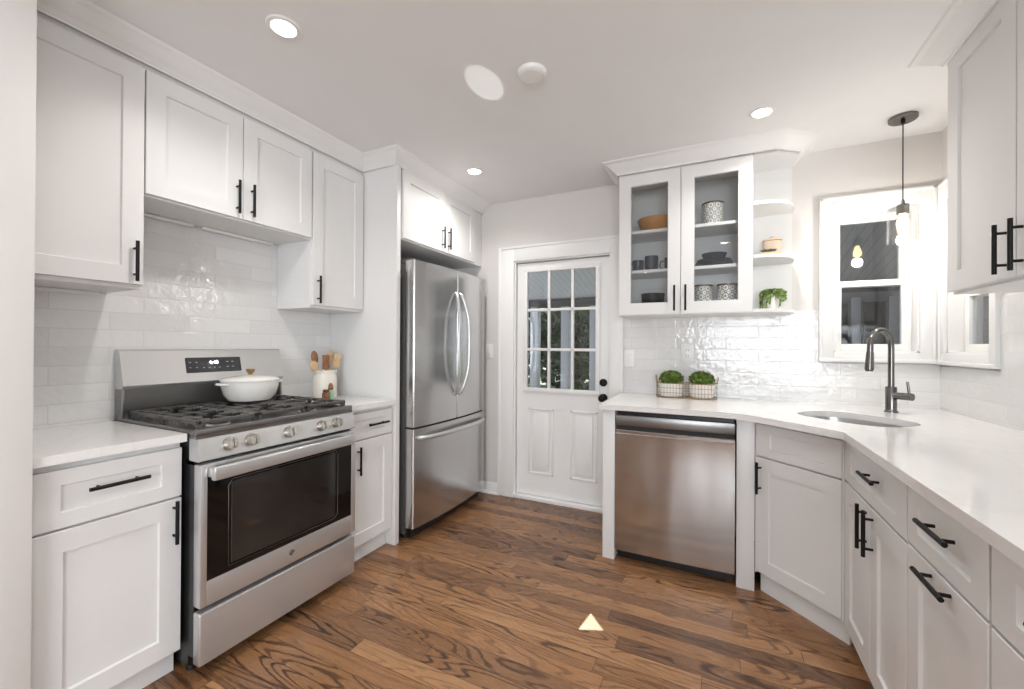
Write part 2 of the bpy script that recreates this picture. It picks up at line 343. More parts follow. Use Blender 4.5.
# back wall around the door (x -1.50..-.69, z 0..1.96) and the window (x .64..1.04, z 1.22..2.06)
DX0, DX1, DZ = -1.50, -.69, 1.955
WX0, WX1, WZ0, WZ1 = .64, 1.04, 1.22, 2.06
mb = MB(); Y0, Y1 = YB, YB+WT
mb.box(XL, DX0, Y0, Y1, 0, ZC).box(DX0, DX1, Y0, Y1, DZ, ZC).box(DX1, WX0, Y0, Y1, 0, ZC).box(WX0, WX1, Y0, Y1, 0, WZ0).box(WX0, WX1, Y0, Y1, WZ1, ZC).box(WX1, XR+WT, Y0, Y1, 0, ZC)
struct(mb.build('wall_back', M['wall'], smooth=0))
RY0, RY1 = 2.625, 3.05
mb = MB(); mb.box(XR, XR+WT, .3, RY0, 0, ZC).box(XR, XR+WT, RY1, Y0, 0, ZC).box(XR, XR+WT, RY0, RY1, 0, WZ0).box(XR, XR+WT, RY0, RY1, WZ1, ZC)
struct(mb.build('wall_right', M['wall'], smooth=0))
struct(MB().box(XL, -1.763, .33, .478, 0, ZC, bev=.004).build('wall_partition', M['wall']))
# room behind the camera
mb = MB(); mb.box(XL-.14, -.3, -3.5, -3.36, 0, ZC).box(1.9, 3.0, -3.5, -3.36, 0, ZC).box(-.3, 1.9, -3.5, -3.36, 0, .65).box(-.3, 1.9, -3.5, -3.36, 2.25, ZC)
struct(mb.build('wall_front', M['wall'], smooth=0))
mb = MB(); mb.box(2.95, 3.09, -3.5, -2.2, 0, ZC).box(2.95, 3.09, -.4, .44, 0, ZC).box(2.95, 3.09, -2.2, -.4, 0, .75).box(2.95, 3.09, -2.2, -.4, 2.25, ZC)
struct(mb.build('wall_side', M['wall'], smooth=0))
struct(MB().box(XR+WT, 3.0, .3, .44, 0, ZC).build('wall_return', M['wall'], smooth=0))
def big_window(name, x0, x1, z0, z1, y, n, rot=False):
    f = MB(); F = .05
    def B(a0, a1, c0, c1):
        if rot: f.box(y-.03, y+.03, a0, a1, c0, c1)
        else: f.box(a0, a1, y-.03, y+.03, c0, c1)
    B(x0, x1, z0, z0+F); B(x0, x1, z1-F, z1)
    for k in range(n+1):
        c = x0+F/2+(x1-x0-F)*k/n; B(c-F/2, c+F/2, z0, z1)
    B(x0, x1, (z0+z1)/2-.02, (z0+z1)/2+.02)
    return struct(f.build(name, M['trim'], smooth=0))
big_window('window_3', -.3, 1.9, .65, 2.25, -3.45, 3)
mb = MB()
for a, b_ in ((-2.15, -1.36), (-1.35, -.56)):
    mb.box(a, b_, -3.36, -3.32, 0, 2.2)
    for z0_, z1_ in ((.15, .95), (1.08, 2.05)): mb.box(a+.12, b_-.12, -3.32, -3.31, z0_, z1_, bev=.004)
struct(mb.build('reflection_panel', M['reflbrown']))  # unseen brown panels added so the dishwasher steel reflects brown
big_window('window_4', -2.2, -.4, .75, 2.25, 3.04, 2, True)

# tile backsplashes
T = .008
struct(MB().box(XL, XL+T, .478, 2.022, .914, 1.87).build('wall_tile_left', M['tl'], smooth=0))
mb = MB(); mb.box(-.603, .574, YB-T, YB, .914, 1.476).box(.574, 1.10, YB-T, YB, .914, 1.156).box(1.10, XR, YB-T, YB, .914, 1.476)
struct(mb.build('wall_tile_back', M['tb'], smooth=0))
mb = MB(); mb.box(XR-T, XR, .45, 2.563, .914, 1.476).box(XR-T, XR, 2.563, YB-T, .914, 1.150)
struct(mb.build('wall_tile_right', M['tl'], smooth=0))

# crown mouldings
def crown(name, path, side):
    prof = [(0, -.075), (.008, -.075), (.010, -.068), (.016, -.064), (.018, -.058), (.030, -.050), (.045, -.036), (.058, -.024), (.066, -.018), (.070, -.014), (.082, -.010), (.086, -.006), (.090, 0), (0, 0)]
    P = [Vector(p) for p in path]; n = len(P); bm = bmesh.new(); rings = []
    for i, p in enumerate(P):
        ns = []
        if i > 0: d = (P[i]-P[i-1]).normalized(); ns.append(Vector((d.y, -d.x))*side)
        if i < n-1: d = (P[i+1]-P[i]).normalized(); ns.append(Vector((d.y, -d.x))*side)
        if len(ns) == 2: m_ = (ns[0]+ns[1]).normalized(); m_ = m_/m_.dot(ns[0])
        else: m_ = ns[0]
        rings.append([bm.verts.new((p.x+m_.x*o_, p.y+m_.y*o_, ZC+z_-.0005)) for o_, z_ in prof])
    for A, B in zip(rings, rings[1:]):
        for k in range(len(prof)): q = (k+1) % len(prof); bm.faces.new((A[k], A[q], B[q], B[k]))
    bm.faces.new(rings[0]); bm.faces.new(rings[-1][::-1])
    m_ = MB(); m_.bm.free(); m_.bm = bm
    return struct(m_.build(name, M['trim'], smooth=40))
crown('trim_1', [(-2.072, .48), (-2.072, 2.019), (-1.799, 2.019), (-1.799, YB-.001)], 1)
crown('trim_2', [(-.578, YB-.001), (-.578, 2.788), (.315, 2.788), (.437, 2.884), (.437, YB-.001)], 1)
crown('trim_3', [(XR-.001, 2.250), (.829, 2.250), (.829, 1.395)], 1)

# baseboards
def base_prof(mb, x0, x1, y):
    mb.profile_x([(y, 0), (y-.014, 0), (y-.014, .075), (y-.009, .088), (y, .09)], x0, x1)
mb = MB(); base_prof(mb, XL+.01, -1.625, YB); mb.profile_x([(YB-.014, 0), (YB-.026, 0), (YB-.024, .012), (YB-.014, .018)], XL+.01, -1.625)
struct(mb.build('baseboard_back', M['trim']))
struct(MB().box(-1.763, -1.749, .325, .483, 0, .09, bev=.003).build('baseboard_partition', M['trim']))

# ------------------------------------------------------------------ entry door
door = struct(MB().box(DX0, DX0+.018, YB, YB+.13, .0, DZ-.018).box(DX1-.018, DX1, YB, YB+.13, 0, DZ-.018).box(DX0, DX1, YB, YB+.13, DZ-.018, DZ).build('door_1', M['trim'], smooth=0))
DY = YB+.03
x0, x1 = DX0+.022, DX1-.022
gx0, gx1, gz0, gz1 = -1.395, -.805, .900, 1.865
sl = MB(); sl.box(x0, gx0, DY, DY+.04, .035, DZ-.024).box(gx1, x1, DY, DY+.04, .035, DZ-.024).box(gx0, gx1, DY, DY+.04, .035, gz0).box(gx0, gx1, DY, DY+.04, gz1, DZ-.024)
slab = sl.build('door_slab', M['trim'], door, smooth=0)
mb = MB()
for a, b_ in ((-1.372, -1.155), (-1.012, -.800)):
    z0, z1 = .21, .745
    for (p, q, r_, s_) in ((a, b_, z0, z0+.014), (a, b_, z1-.014, z1), (a, a+.014, z0, z1), (b_-.014, b_, z0, z1)): mb.box(p, q, DY-.007, DY, r_, s_, bev=.003)
    mb.box(a+.035, b_-.035, DY-.008, DY, z0+.035, z1-.035, bev=.006)
mb.build('raised_panels', M['trim'], door)
mb = MB()
f = .022
for (p, q, r_, s_) in ((gx0-f, gx1+f, gz0-f, gz0+.01), (gx0-f, gx1+f, gz1-.01, gz1+f), (gx0-f, gx0+.01, gz0+.0102, gz1-.0102), (gx1-.01, gx1+f, gz0+.0102, gz1-.0102)): mb.box(p, q, DY-.012, DY+.02, r_, s_, bev=.0015)
for k in (1, 2):
    c = gx0+(gx1-gx0)*k/3; mb.box(c-.011, c+.011, DY-.004, DY+.022, gz0, gz1, bev=.004)
    c = gz0+(gz1-gz0)*k/3; mb.box(gx0, gx1, DY-.004, DY+.022, c-.011, c+.011, bev=.004)
mb.build('glazing_bars', M['trim'], door)
MB().box(gx0, gx1, DY+.022, DY+.027, gz0, gz1).build('glass_pane', M['glass'], door, smooth=0)
mb = MB(); kx = -.755
mb.cyl((kx, DY, .975), (kx, DY-.012, .975), .03, .028, 24).cyl((kx, DY-.012, .975), (kx, DY-.02, .975), .012).box(kx-.004, kx+.004, DY-.032, DY-.02, .96, .99, bev=.002)
mb.build('deadbolt', M['black'], door)
mb = MB(); mb.cyl((kx, DY, .86), (kx, DY-.008, .86), .032, .03, 24).cyl((kx, DY-.008, .86), (kx, DY-.04, .86), .011).ball((kx, DY-.056, .86), .027, 18, 12, (1, .75, 1))
mb.build('door_knob', M['black'], door)
MB().box(DX0, DX1, YB-.012, YB+.13, .0, .03, bev=.004).build('threshold', M['trim'], door)
mb = MB()
cw0, cw1 = -1.628, -.606
mb.box(cw0, DX0+.008, YB-.018, YB, 0, DZ+.105, bev=.003).box(DX1-.008, cw1, YB-.018, YB, 0, DZ+.105, bev=.003).box(DX0+.008, DX1-.008, YB-.018, YB, DZ-.008, DZ+.105, bev=.003)
mb.box(cw0-.004, cw0+.018, YB-.026, YB, 0, DZ+.115, bev=.003).box(cw1-.018, cw1+.004, YB-.026, YB, 0, DZ+.115, bev=.003).box(cw0+.018, cw1-.018, YB-.026, YB, DZ+.095, DZ+.115, bev=.003)
struct(mb.build('trim_door', M['trim']))

# ------------------------------------------------------------------ windows (local x along the wall, y outwards)
def sash_window(name, loc, rotz, wd, z0, z1, zm, c0, c1, cb, ct):
    """opening 0..wd; casing reaches c0 left, c1 right, cb down, ct up"""
    jam = MB(); jd = .13
    jam.box(0, .012, 0, jd, z0, z1).box(wd-.012, wd, 0, jd, z0, z1).box(0, wd, 0, jd, z0, z0+.012).box(0, wd, 0, jd, z1-.012, z1)
    w_ = struct(jam.build(name, M['trim'], smooth=0, loc=loc, rotz=rotz))
    cs = MB()
    cs.box(-c0, 0.004, -.018, 0, z0-cb, z1+ct, bev=.003).box(wd-.004, wd+c1, -.018, 0, z0-cb, z1+ct, bev=.003).box(.004, wd-.004, -.018, 0, z1-.004, z1+ct, bev=.003).box(.004, wd-.004, -.018, 0, z0-cb, z0+.004, bev=.003)
    e = .015
    cs.box(-c0-.002, -c0+e, -.026, 0, z0-cb, z1+ct, bev=.003).box(wd+c1-e, wd+c1+.002, -.026, 0, z0-cb, z1+ct, bev=.003).box(-c0, wd+c1, -.026, 0, z1+ct-e, z1+ct+.002, bev=.003).box(-c0-.004, wd+c1+.004, -.032, 0, z0-cb-.006, z0-cb+.014, bev=.003)
    cs.build('casing', M['trim'], w_)
    def sash(y, a, b_, nm):
        s_ = MB(); st = .045
        s_.box(.014, .014+st, y, y+.032, a, b_, bev=.002).box(wd-.014-st, wd-.014, y, y+.032, a, b_, bev=.002).box(.014+st, wd-.014-st, y, y+.032, a, a+.04, bev=.002).box(.014+st, wd-.014-st, y, y+.032, b_-.036, b_, bev=.002)
        o = s_.build(nm, M['trim'], w_)
        MB().box(.014+st, wd-.014-st, y+.014, y+.018, a+.04, b_-.036).build('glass_pane', M['glass'], o, smooth=0)
        return o
    sash(.062, z0+.012, zm+.020, 'lower_sash'); sash(.096, zm-.016, z1-.012, 'upper_sash')
    return w_
sash_window('window_1', (WX0, YB, 0), 0, WX1-WX0, WZ0, WZ1, 1.635, .066, .06, .05, .092)
sash_window('window_2', (XR, RY1, 0), R(-90), RY1-RY0, WZ0, WZ1, 1.535, .045, .06, .055, .092)

# ------------------------------------------------------------------ cabinets
def pull(parent, cx, cz, yf, ln=.158, vert=True, name='handle'):
    mb = MB(); o = yf-.027; h = ln/2; g = h-.028
    if vert:
        mb.cyl((cx, o, cz-h), (cx, o, cz+h), .0062, seg=14)
        for s in (-g, g): mb.cyl((cx, yf, cz+s), (cx, o, cz+s), .0045, seg=10)
    else:
        mb.cyl((cx-h, o, cz), (cx+h, o, cz), .0062, seg=14)
        for s in (-g, g): mb.cyl((cx+s, yf, cz), (cx+s, o, cz), .0045, seg=10)
    return mb.build(name, M['black'], parent)
def front(parent, kind, x0, x1, z0, z1, hnd=None, rail=.068, railz=None):
    d = MB().shaker(x0, x1, z0, z1, 0, .02, rail, railz=railz).build(kind, M['cab'], parent, smooth=30)
    if hnd: pull(d, hnd[0], hnd[1], 0, hnd[3] if len(hnd) > 3 else .158, hnd[2])
    return d
def cabinet(name, label, loc, rotz, w_, d, z0, z1, fronts, toe=None, group=None, cat='cabinet'):
    t = thing(name, label, cat, loc, rotz, group)
    zb = z0+(.10 if toe else 0)
    MB().box(0, w_, .021, d, zb, z1, bev=.0008, seg=1).build('carcass', M['cab'], t, smooth=0)
    if toe: MB().box(0, w_, toe, toe+.018, z0, zb).build('toe_kick', M['cab'], t, smooth=0)
    for f_ in fronts: front(t, *f_)
    return t
CT = .884
LB, LU = -1.807, -2.062
g1 = 'base cabinets under the counters'; g2 = 'wall cabinets above the stove wall'
cabinet('base_cabinet', 'white base cabinet with drawer and door, between the plain wall end and the stove', (LB, .480, 0), R(90), .395, .563, 0, CT,
        [('drawer', .006, .392, .680, .860, (.204, .785, False), .062, .048), ('door', .006, .392, .10, .672, (.366, .590, True))], .055, g1)
cabinet('base_cabinet', 'narrow white base cabinet with drawer and door, between the stove and the fridge panel', (LB, 1.640, 0), R(90), .381, .563, 0, CT,
        [('drawer', .012, .374, .712, .860, (.238, .787, False), .055, .042), ('door', .012, .374, .112, .704, (.095, .596, True))], .055, g1)
cabinet('wall_cabinet', 'tall one-door white wall cabinet beside the plain wall end, near side of the stove', (LU, .480, 0), R(90), .376, .308, 1.470, ZC-.002,
        [('door', .004, .375, 1.486, 2.356, (.345, 1.575, True))], None, g2)
cabinet('wall_cabinet', 'short wide white wall cabinet with two doors directly above the stove', (LU, .8565, 0), R(90), .777, .308, 1.850, ZC-.002,
        [('door', .004, .387, 1.858, 2.356, (.358, 1.955, True)), ('door', .391, .773, 1.858, 2.356, (.428, 1.955, True))], None, g2)
cabinet('wall_cabinet', 'narrow tall white wall cabinet with one door, beside the fridge side panel', (LU, 1.636, 0), R(90), .384, .308, 1.464, ZC-.002,
        [('door', .004, .380, 1.480, 2.356, (.034, 1.568, True))], None, g2)
tag(MB().box(XL+.002, -1.789, 2.024, 2.060, 0, ZC-.002, bev=.001).build('tall_side_board', M['cab']), 'tall white side panel standing full height against the near side of the fridge', 'panel')
cabinet('wall_cabinet', 'deep white two-door cabinet mounted above the steel fridge', (-1.789, 2.062, 0), R(90), 1.046, .585, 1.930, ZC-.002,
        [('door', .022, .476, 1.938, 2.378, (.442, 2.036, True)), ('door', .480, .908, 1.938, 2.378, (.518, 2.041, True))])
# right-hand run
RB = .488
cabinet('base_cabinet', 'white base cabinet with a drawer above two slim doors, next to the angled sink cabinet', (RB, 2.168, 0), R(-90), .630, .635, 0, CT,
        [('drawer', .010, .627, .705, .872, (.362, .806, False, .145), .075, .042), ('door', .010, .318, .10, .697, (.283, .612, True)), ('door', .322, .627, .10, .697, (.352, .612, True))], .065, g1)
cabinet('base_cabinet', 'white base cabinet with two stacked horizontal pulls, second along the right counter from the sink', (RB, 1.537, 0), R(-90), .389, .635, 0, CT,
        [('drawer', .003, .383, .712, .872, (.208, .812, False, .15), .062, .042), ('door', .003, .383, .10, .704, (.192, .682, False, .15))], .065, g1)
cabinet('base_cabinet', 'white base cabinet at the near end of the right counter, cut by the picture edge', (RB, 1.147, 0), R(-90), .50, .635, 0, CT,
        [('drawer', .003, .497, .712, .872, (.25, .800, False, .165), .075, .042), ('door', .003, .497, .10, .704, (.45, .60, True))], .065, g1)
# angled sink cabinet: hollow, open at the top for the basin
sb = thing('base_cabinet', 'angled white corner base cabinet under the sink with one false drawer and one door', 'cabinet', (.190, 2.468, 0), R(-45), g1)
SW = .416
mb = MB(); mb.box(0, .012, .021, .10, .10, CT).box(SW-.012, SW, .021, .10, .10, CT).box(0.012, SW-.012, .021, .035, .10, CT).box(.012, SW-.012, .035, .40, .10, .115)
mb.build('carcass', M['cab'], sb, smooth=0)
MB().box(.0, SW+.004, .040, .055, 0, .10).build('toe_kick', M['cab'], sb, smooth=0)
MB().box(-.002, .0045, .003, .030, .10, CT-.002).build('stile', M['cab'], sb, smooth=0)
MB().box(SW-.0025, SW+.006, .003, .030, .10, CT-.002).build('stile', M['cab'], sb, smooth=0)
front(sb, 'false_drawer', .006, SW-.004, .700, .860, None, .075, .040)
front(sb, 'door', .006, SW-.004, .110, .692, (.032, .590, True), .068)
# right wall cabinet
cabinet('wall_cabinet', 'white two-door wall cabinet hanging at the upper right edge over the right counter', (.83, 2.245, 0), R(-90), .85, .293, 1.462, ZC-.002,
        [('door', .006, .423, 1.472, 2.392, (.376, 1.565, True), .075), ('door', .427, .846, 1.472, 2.392, (.456, 1.565, True), .075)])
# dishwasher side panels
tag(MB().box(-.594, -.524, 2.466, 3.10, 0, CT-.002, bev=.001).build('cabinet_end_panel', M['cab']), 'white end panel of the counter between the door and the dishwasher', 'panel')
tag(MB().box(.106, .188, 2.466, 2.52, 0, CT-.002, bev=.001).build('cabinet_filler', M['cab']), 'white filler strip between the dishwasher and the angled sink cabinet', 'panel')

# glass-door cabinet
gc = thing('glass_door_cabinet', 'white wall cabinet with two glass doors showing dishes, above the dishwasher', 'cabinet', (-.573, 2.78, 0))
GW, GD = .773, .324
mb = MB(); mb.box(0, .018, .021, GD, 1.452, ZC-.002).box(GW-.018, GW, .021, GD, 1.452, ZC-.002).box(.018, GW-.018, GD-.01, GD, 1.452, ZC-.002).box(.018, GW-.018, .021, GD-.01, 1.452, 1.486).box(.018, GW-.018, .021, GD-.01, 2.37, ZC-.002)
mb.box(.018, .045, .021, .04, 1.486, 2.37).box(GW-.045, GW-.018, .021, .04, 1.486, 2.37).box(.368, .405, .021, .04, 1.486, 2.37)
mb.build('carcass', M['cab'], gc, smooth=0)
SH1, SH2, SH0 = 2.012, 1.752, 1.486
for z in (SH1, SH2): MB().box(.020, GW-.020, .045, GD-.012, z-.019, z, bev=.001).build('shelf', M['cab'], gc)
for a, b_, hx in ((.004, .381, .348), (.385, GW-.002, .412)):
    d = MB().shaker(a, b_, 1.456, 2.366, 0, .02, .073, .010, hole=True).build('door', M['cab'], gc, smooth=30)
    MB().box(a+.074, b_-.074, .010, .014, 1.530, 2.292).build('glass_pane', M['glassc'], d, smooth=0)
    pull(d, hx, 1.553, 0)
# open end shelves
os_ = thing('corner_shelf', 'open white rounded corner shelves between the glass cabinet and the window', 'shelf', (.203, 3.104, 0))
MB().box(0, .230, -.014, 0, 1.456, ZC-.002).build('back_panel', M['cab'], os_, smooth=0)
def quarter(w_, d, n=14):
    pts = [(0, -.014), (0, -d)]
    for k in range(n+1):
        t = math.pi/2*k/n; e = 2/2.3
        pts.append((.02+(w_-.02)*math.sin(t)**e, -.06-(d-.06)*math.cos(t)**e))
    pts.append((w_, -.014)); return pts
for z in (1.474, 1.792, 2.104): MB().prism(quarter(.230, .296), z-.019, z).build('shelf', M['cab'], os_)
MB().prism([(0, -.014), (0, -.300), (.113, -.300), (.231, -.212), (.231, -.014)], 2.37, ZC-.002).build('top_block', M['cab'], os_, smooth=0)

# ------------------------------------------------------------------ countertops
def counter(name, label, poly, hole=None):
    bm = bmesh.new(); loops = [poly]+([hole] if hole else [])
    es = []
    for lp in loops:
        vv = [bm.verts.new((x, y, .914)) for x, y in lp]
        es += [bm.edges.new((vv[i], vv[(i+1) % len(vv)])) for i in range(len(vv))]
    bmesh.ops.triangle_fill(bm, use_beauty=True, use_dissolve=False, edges=es)
    bmesh.ops.recalc_face_normals(bm, faces=bm.faces)
    if bm.faces[:] and bm.faces[:][0].normal.z < 0: bmesh.ops.reverse_faces(bm, faces=bm.faces)
    r = bmesh.ops.extrude_face_region(bm, geom=list(bm.faces))
    bmesh.ops.translate(bm, vec=(0, 0, -.030), verts=[v for v in r['geom'] if isinstance(v, bmesh.types.BMVert)])
    m_ = MB(); m_.bm.free(); m_.bm = bm
    return tag(m_.build(name, M['quartz'], smooth=30), label, 'countertop')
counter('countertop', 'white stone countertop left of the stove against the plain wall end', [(XL+T+.001, .479), (-1.782, .479), (-1.782, .876), (XL+T+.001, .876)])
counter('countertop', 'small white stone countertop between the stove and the fridge panel', [(XL+T+.001, 1.632), (-1.782, 1.632), (-1.782, 2.022), (XL+T+.001, 2.022)])
def sup(c, a, b_, n=3, k=48):
    out = []
    for i in range(k):
        t = 2*math.pi*i/k; ct, st = math.cos(t), math.sin(t)
        x = a*math.copysign(abs(ct)**(2/n), ct); y = b_*math.copysign(abs(st)**(2/n), st)
        out.append((c[0]+(x+y)*.7071, c[1]+(-x+y)*.7071))
    return out
SC = (.60, 2.50)
edge = [(-.604, 2.409), (.0, 2.409), (.05, 2.404), (.09, 2.394), (.13, 2.374), (.165, 2.352), (.199, 2.326), (.339, 2.191), (.455, 2.075), (.463, 2.062), (.463, .60), (XR-T-.001, .60), (XR-T-.001, YB-T-.001), (-.604, YB-T-.001)]
counter('countertop', 'long white stone countertop running over the dishwasher and sink and along the right wall', edge, sup(SC, .22, .17))
# sink basin
bm = bmesh.new(); rings = []
for (a, z) in ((.226, .883), (.219, .8825), (.217, .868), (.205, .72), (.19, .692), (.15, .684), (.04, .680)):
    rings.append([bm.verts.new((x-SC[0], y-SC[1], z)) for x, y in sup(SC, a, a-.05 if a > .06 else a)])
for A, B in zip(rings, rings[1:]):
    for k in range(48): bm.faces.new((A[k], A[(k+1) % 48], B[(k+1) % 48], B[k]))
bm.faces.new(rings[-1])
sk = thing('sink', 'oval stainless steel basin set under the corner countertop by the window', 'sink', (SC[0], SC[1], 0))
m_ = MB(); m_.bm.free(); m_.bm = bm; o = m_.build('basin', M['sink'], sk, smooth=60)
MB().lathe([(0, .6865), (.03, .6865), (.038, .684), (.042, .6815)], (0, 0, 0), 24).build('drain', M['chrome'], sk)

# ------------------------------------------------------------------ faucet
fc = thing('faucet', 'tall gooseneck gunmetal faucet behind the corner sink', 'faucet', (.834, 2.834, .914))
MB().lathe([(0, 0), (.029, 0), (.029, .006), (.024, .010), (.024, .128), (.021, .133), (0, .133)], seg=28).build('body', M['gunmetal'], fc)
dx = Vector((-.7071, -.7071, 0)); r = .083; pts = [Vector((0, 0, .12)), Vector((0, 0, .2)), Vector((0, 0, .33))]
for k in range(1, 15):
    t = math.pi*k/14*1.02; pts.append(dx*(r-r*math.cos(t))+Vector((0, 0, .345+r*math.sin(t))))
pts.append(pts[-1]+Vector((-.001, -.001, -.03)))
MB().tube(pts, .0135, 16).build('gooseneck', M['gunmetal'], fc)
e = pts[-1]; mb = MB(); mb.cyl(e+Vector((0, 0, .004)), e+Vector((-.004, -.004, -.085)), .0155, .0195, 20).cyl(e+Vector((-.004, -.004, -.085)), e+Vector((-.004, -.004, -.094)), .017, .016, 20)
mb.build('spray_head', M['gunmetal'], fc)
q = Vector((.7071, -.7071, 0)); mb = MB(); mb.cyl(q*.015+Vector((0, 0, .088)), q*.092+Vector((0, 0, .088)), .0185, .0185, 24)
mb.build('valve', M['gunmetal'], fc)
mb = MB(); mb.cyl(q*.078+Vector((0, 0, .1)), q*.070+Vector((0, 0, .165)), .006, .0055, 12); mb.build('lever', M['gunmetal'], fc)

# ------------------------------------------------------------------ range (local: x along +Y, y into the wall)
rg = thing('gas_range', 'stainless steel gas range with five knobs and a black glass oven door', 'stove', (-1.704, .882, 0), R(90))
W = .742
mb = MB(); mb.box(.004, W-.004, .048, .655, .075, .895).box(.006, W-.006, .085, .64, .03, .075)
mb.build('body', M['dark'], rg, smooth=0)
for a in (.03, W-.03):
    for y in (.11, .6): MB().cyl((a, y, 0), (a, y, .032), .016, .014).build('foot', M['rubber'], rg)
MB().box(.001, W-.001, .002, .046, .052, .248, bev=.007, seg=3).build('storage_drawer', M['steel'], rg)
dr = MB(); dz0, dz1 = .268, .800
dr.box(.001, .026, 0, .046, dz0, dz1, bev=.005).box(W-.030, W-.001, 0, .046, dz0, dz1, bev=.005).box(.024, W-.028, .0, .046, dz0, .362, bev=.004).box(.024, W-.028, .003, .046, .776, dz1, bev=.002)
od = dr.build('oven_door', M['steel'], rg)
MB().box(.024, W-.028, .003, .044, .360, .778).build('glass', M['ovenglass'], od, smooth=0)
mb = MB(); mb.box(.112, W-.132, .0005, .003, .392, .712, bev=.0012, seg=1); mb.build('inner_window', M['ovenin'], od)
mb = MB(); mb.tube([(x, -.0005, z) for x, z in ((.10, .385), (.10, .70), (.115, .722), (W-.135, .722), (W-.118, .70), (W-.118, .405), (W-.135, .385))], .0012, 6, closed=True); mb.build('window_outline', M['steeld'], od)
mb = MB(); mb.box(.018, .686, -.056, -.032, .745, .795, bev=.007, seg=3).box(.026, .050, -.036, .004, .752, .788, bev=.003).box(.655, .680, -.036, .004, .752, .788, bev=.003)
mb.build('handle', M['steel'], od)
mb = MB(); mb.cyl((.372, .0, .318), (.372, -.003, .318), .0135, .013, 28); bd = mb.build('badge', M['steeld'], od)
mb = MB(); mb.tube([(.372+.0115*math.cos(k*math.pi/16), -.0033, .318+.0115*math.sin(k*math.pi/16)) for k in range(32)], .0006, 5, closed=True)
for s in (-1, 1): mb.tube([(.372+s*(.001+.0055*math.sin(k/12*math.pi)), -.0033, .318+.0075*math.cos(k/12*math.pi)) for k in range(13)], .0006, 5)
mb.build('monogram', M['chrome'], bd)
# slanted control panel
mb = MB(); mb.profile_x([(.006, .815), (.022, .893), (.075, .897), (.075, .812), (.014, .810)], .0, W-.001); cp = mb.build('control_panel', M['steel'], rg, smooth=20)
MB().box(.004, W-.004, .046, .1, .795, .815).build('vent_gap', M['inside'], rg, smooth=0)
for kx_ in (.108, .195, .364, .534, .624):
    yk, zk = .014, .857; nrm = Vector((0, -.98, .2)).normalized(); c = Vector((kx_, yk, zk))
    mb = MB(); mb.cyl(c, c+nrm*.005, .027, .027, 28).cyl(c+nrm*.005, c+nrm*.030, .0235, .021, 28); kb = mb.build('knob', M['chrome'], rg)
    mb = MB(); mb.box(-.0035, .0035, -.006, 0, -.0185, .0185, bev=.0015, mat=Matrix.Translation(c+nrm*.029) @ Matrix.Rotation(R(-11), 4, 'X')); mb.build('grip', M['steeld'], kb)
# cooktop
mb = MB(); mb.box(.0, W, .028, .655, .894, .905).box(0, W, .028, .050, .905, .930, bev=.003).box(0, .016, .05, .60, .905, .926, bev=.003).box(W-.016, W, .05, .60, .905, .926, bev=.003)
mb.build('cooktop', M['steeld'], rg)
burners = [(.16, .18, .045), (.16, .46, .038), (.371, .32, .05), (.585, .18, .045), (.585, .46, .035)]
for bx, by, br in burners:
    b_ = MB().lathe([(0, .905), (br, .905), (br, .912), (br*.8, .918), (0, .918)], (bx, by, 0), 24).build('burner', M['steel'], rg)
    MB().lathe([(0, .918), (br*.78, .918), (br*.78, .926), (br*.6, .929), (0, .929)], (bx, by, 0), 24).build('burner_cap', M['iron'], b_)
def grate(x0, x1, nx):
    mb = MB(); y0, y1 = .058, .592; zt, b_ = .957, .0075
    def bar(a0, a1, c0, c1, z0=None): mb.box(a0, a1, c0, c1, zt-.015 if z0 is None else z0, zt, bev=.003, seg=2)
    bar(x0, x1, y0, y0+2*b_); bar(x0, x1, y1-2*b_, y1); bar(x0, x0+2*b_, y0, y1); bar(x1-2*b_, x1, y0, y1); bar(x0, x1, (y0+y1)/2-b_, (y0+y1)/2+b_)
    xc = (x0+x1)/2
    for yc in ((y0*3+y1)/4, (y0+y1*3)/4):
        bar(x0, xc-.03, yc-b_*.8, yc+b_*.8); bar(xc+.03, x1, yc-b_*.8, yc+b_*.8); bar(xc-b_*.8, xc+b_*.8, yc-.12, yc-.03); bar(xc-b_*.8, xc+b_*.8, yc+.03, yc+.12)
    for px in (x0+.008, x1-.008):
        for py in (y0+.008, y1-.008, (y0+y1)/2): mb.box(px-.007, px+.007, py-.007, py+.007, .905, zt-.01)
    n = 9
    for k in range(n):
        yy = y0+.03+(y1-y0-.06)*k/(n-1)
        for s, xe in ((1, x0), (-1, x1)):
            mb.tube([(xe+s*.004, yy, .934), (xe+s*.012, yy, .952), (xe+s*.03, yy, .957), (xe+s*.055, yy, .953)], .0055, 8)
    return mb.build('grate', M['iron'], rg)
grate(.020, .250, 3); grate(.256, .486, 3); grate(.492, .722, 3)
# backguard (behind the cooktop)
mb = MB(); mb.profile_x([(.596, 1.052), (.586, 1.066), (.624, 1.218), (.634, 1.225), (.664, 1.225), (.664, 1.052)], .0, W); bgd = mb.build('backguard', M['steel'], rg, smooth=20)
mb = MB(); mb.profile_x([(.628, .90), (.628, 1.052), (.664, 1.052), (.664, .90)], .006, W-.006).box(0, .012, .60, .664, .90, 1.054, bev=.003).box(W-.012, W, .60, .664, .90, 1.054, bev=.003)
mb.build('rear_riser', M['steeld'], rg)
ang = math.atan2(.038, .152)
def onbg(u, v, d=.0):   # u along width, v up the slanted face
    return Vector((u, .586+v*math.sin(ang)-d*math.cos(ang), 1.066+v*math.cos(ang)+d*math.sin(ang)))
Mx = Matrix.Translation(onbg(.375, .082, .0)) @ Matrix.Rotation(-ang, 4, 'X')
dsp = MB().box(-.130, .130, -.0025, .001, -.038, .038, bev=.004, mat=Mx).build('display_panel', M['display'], rg)
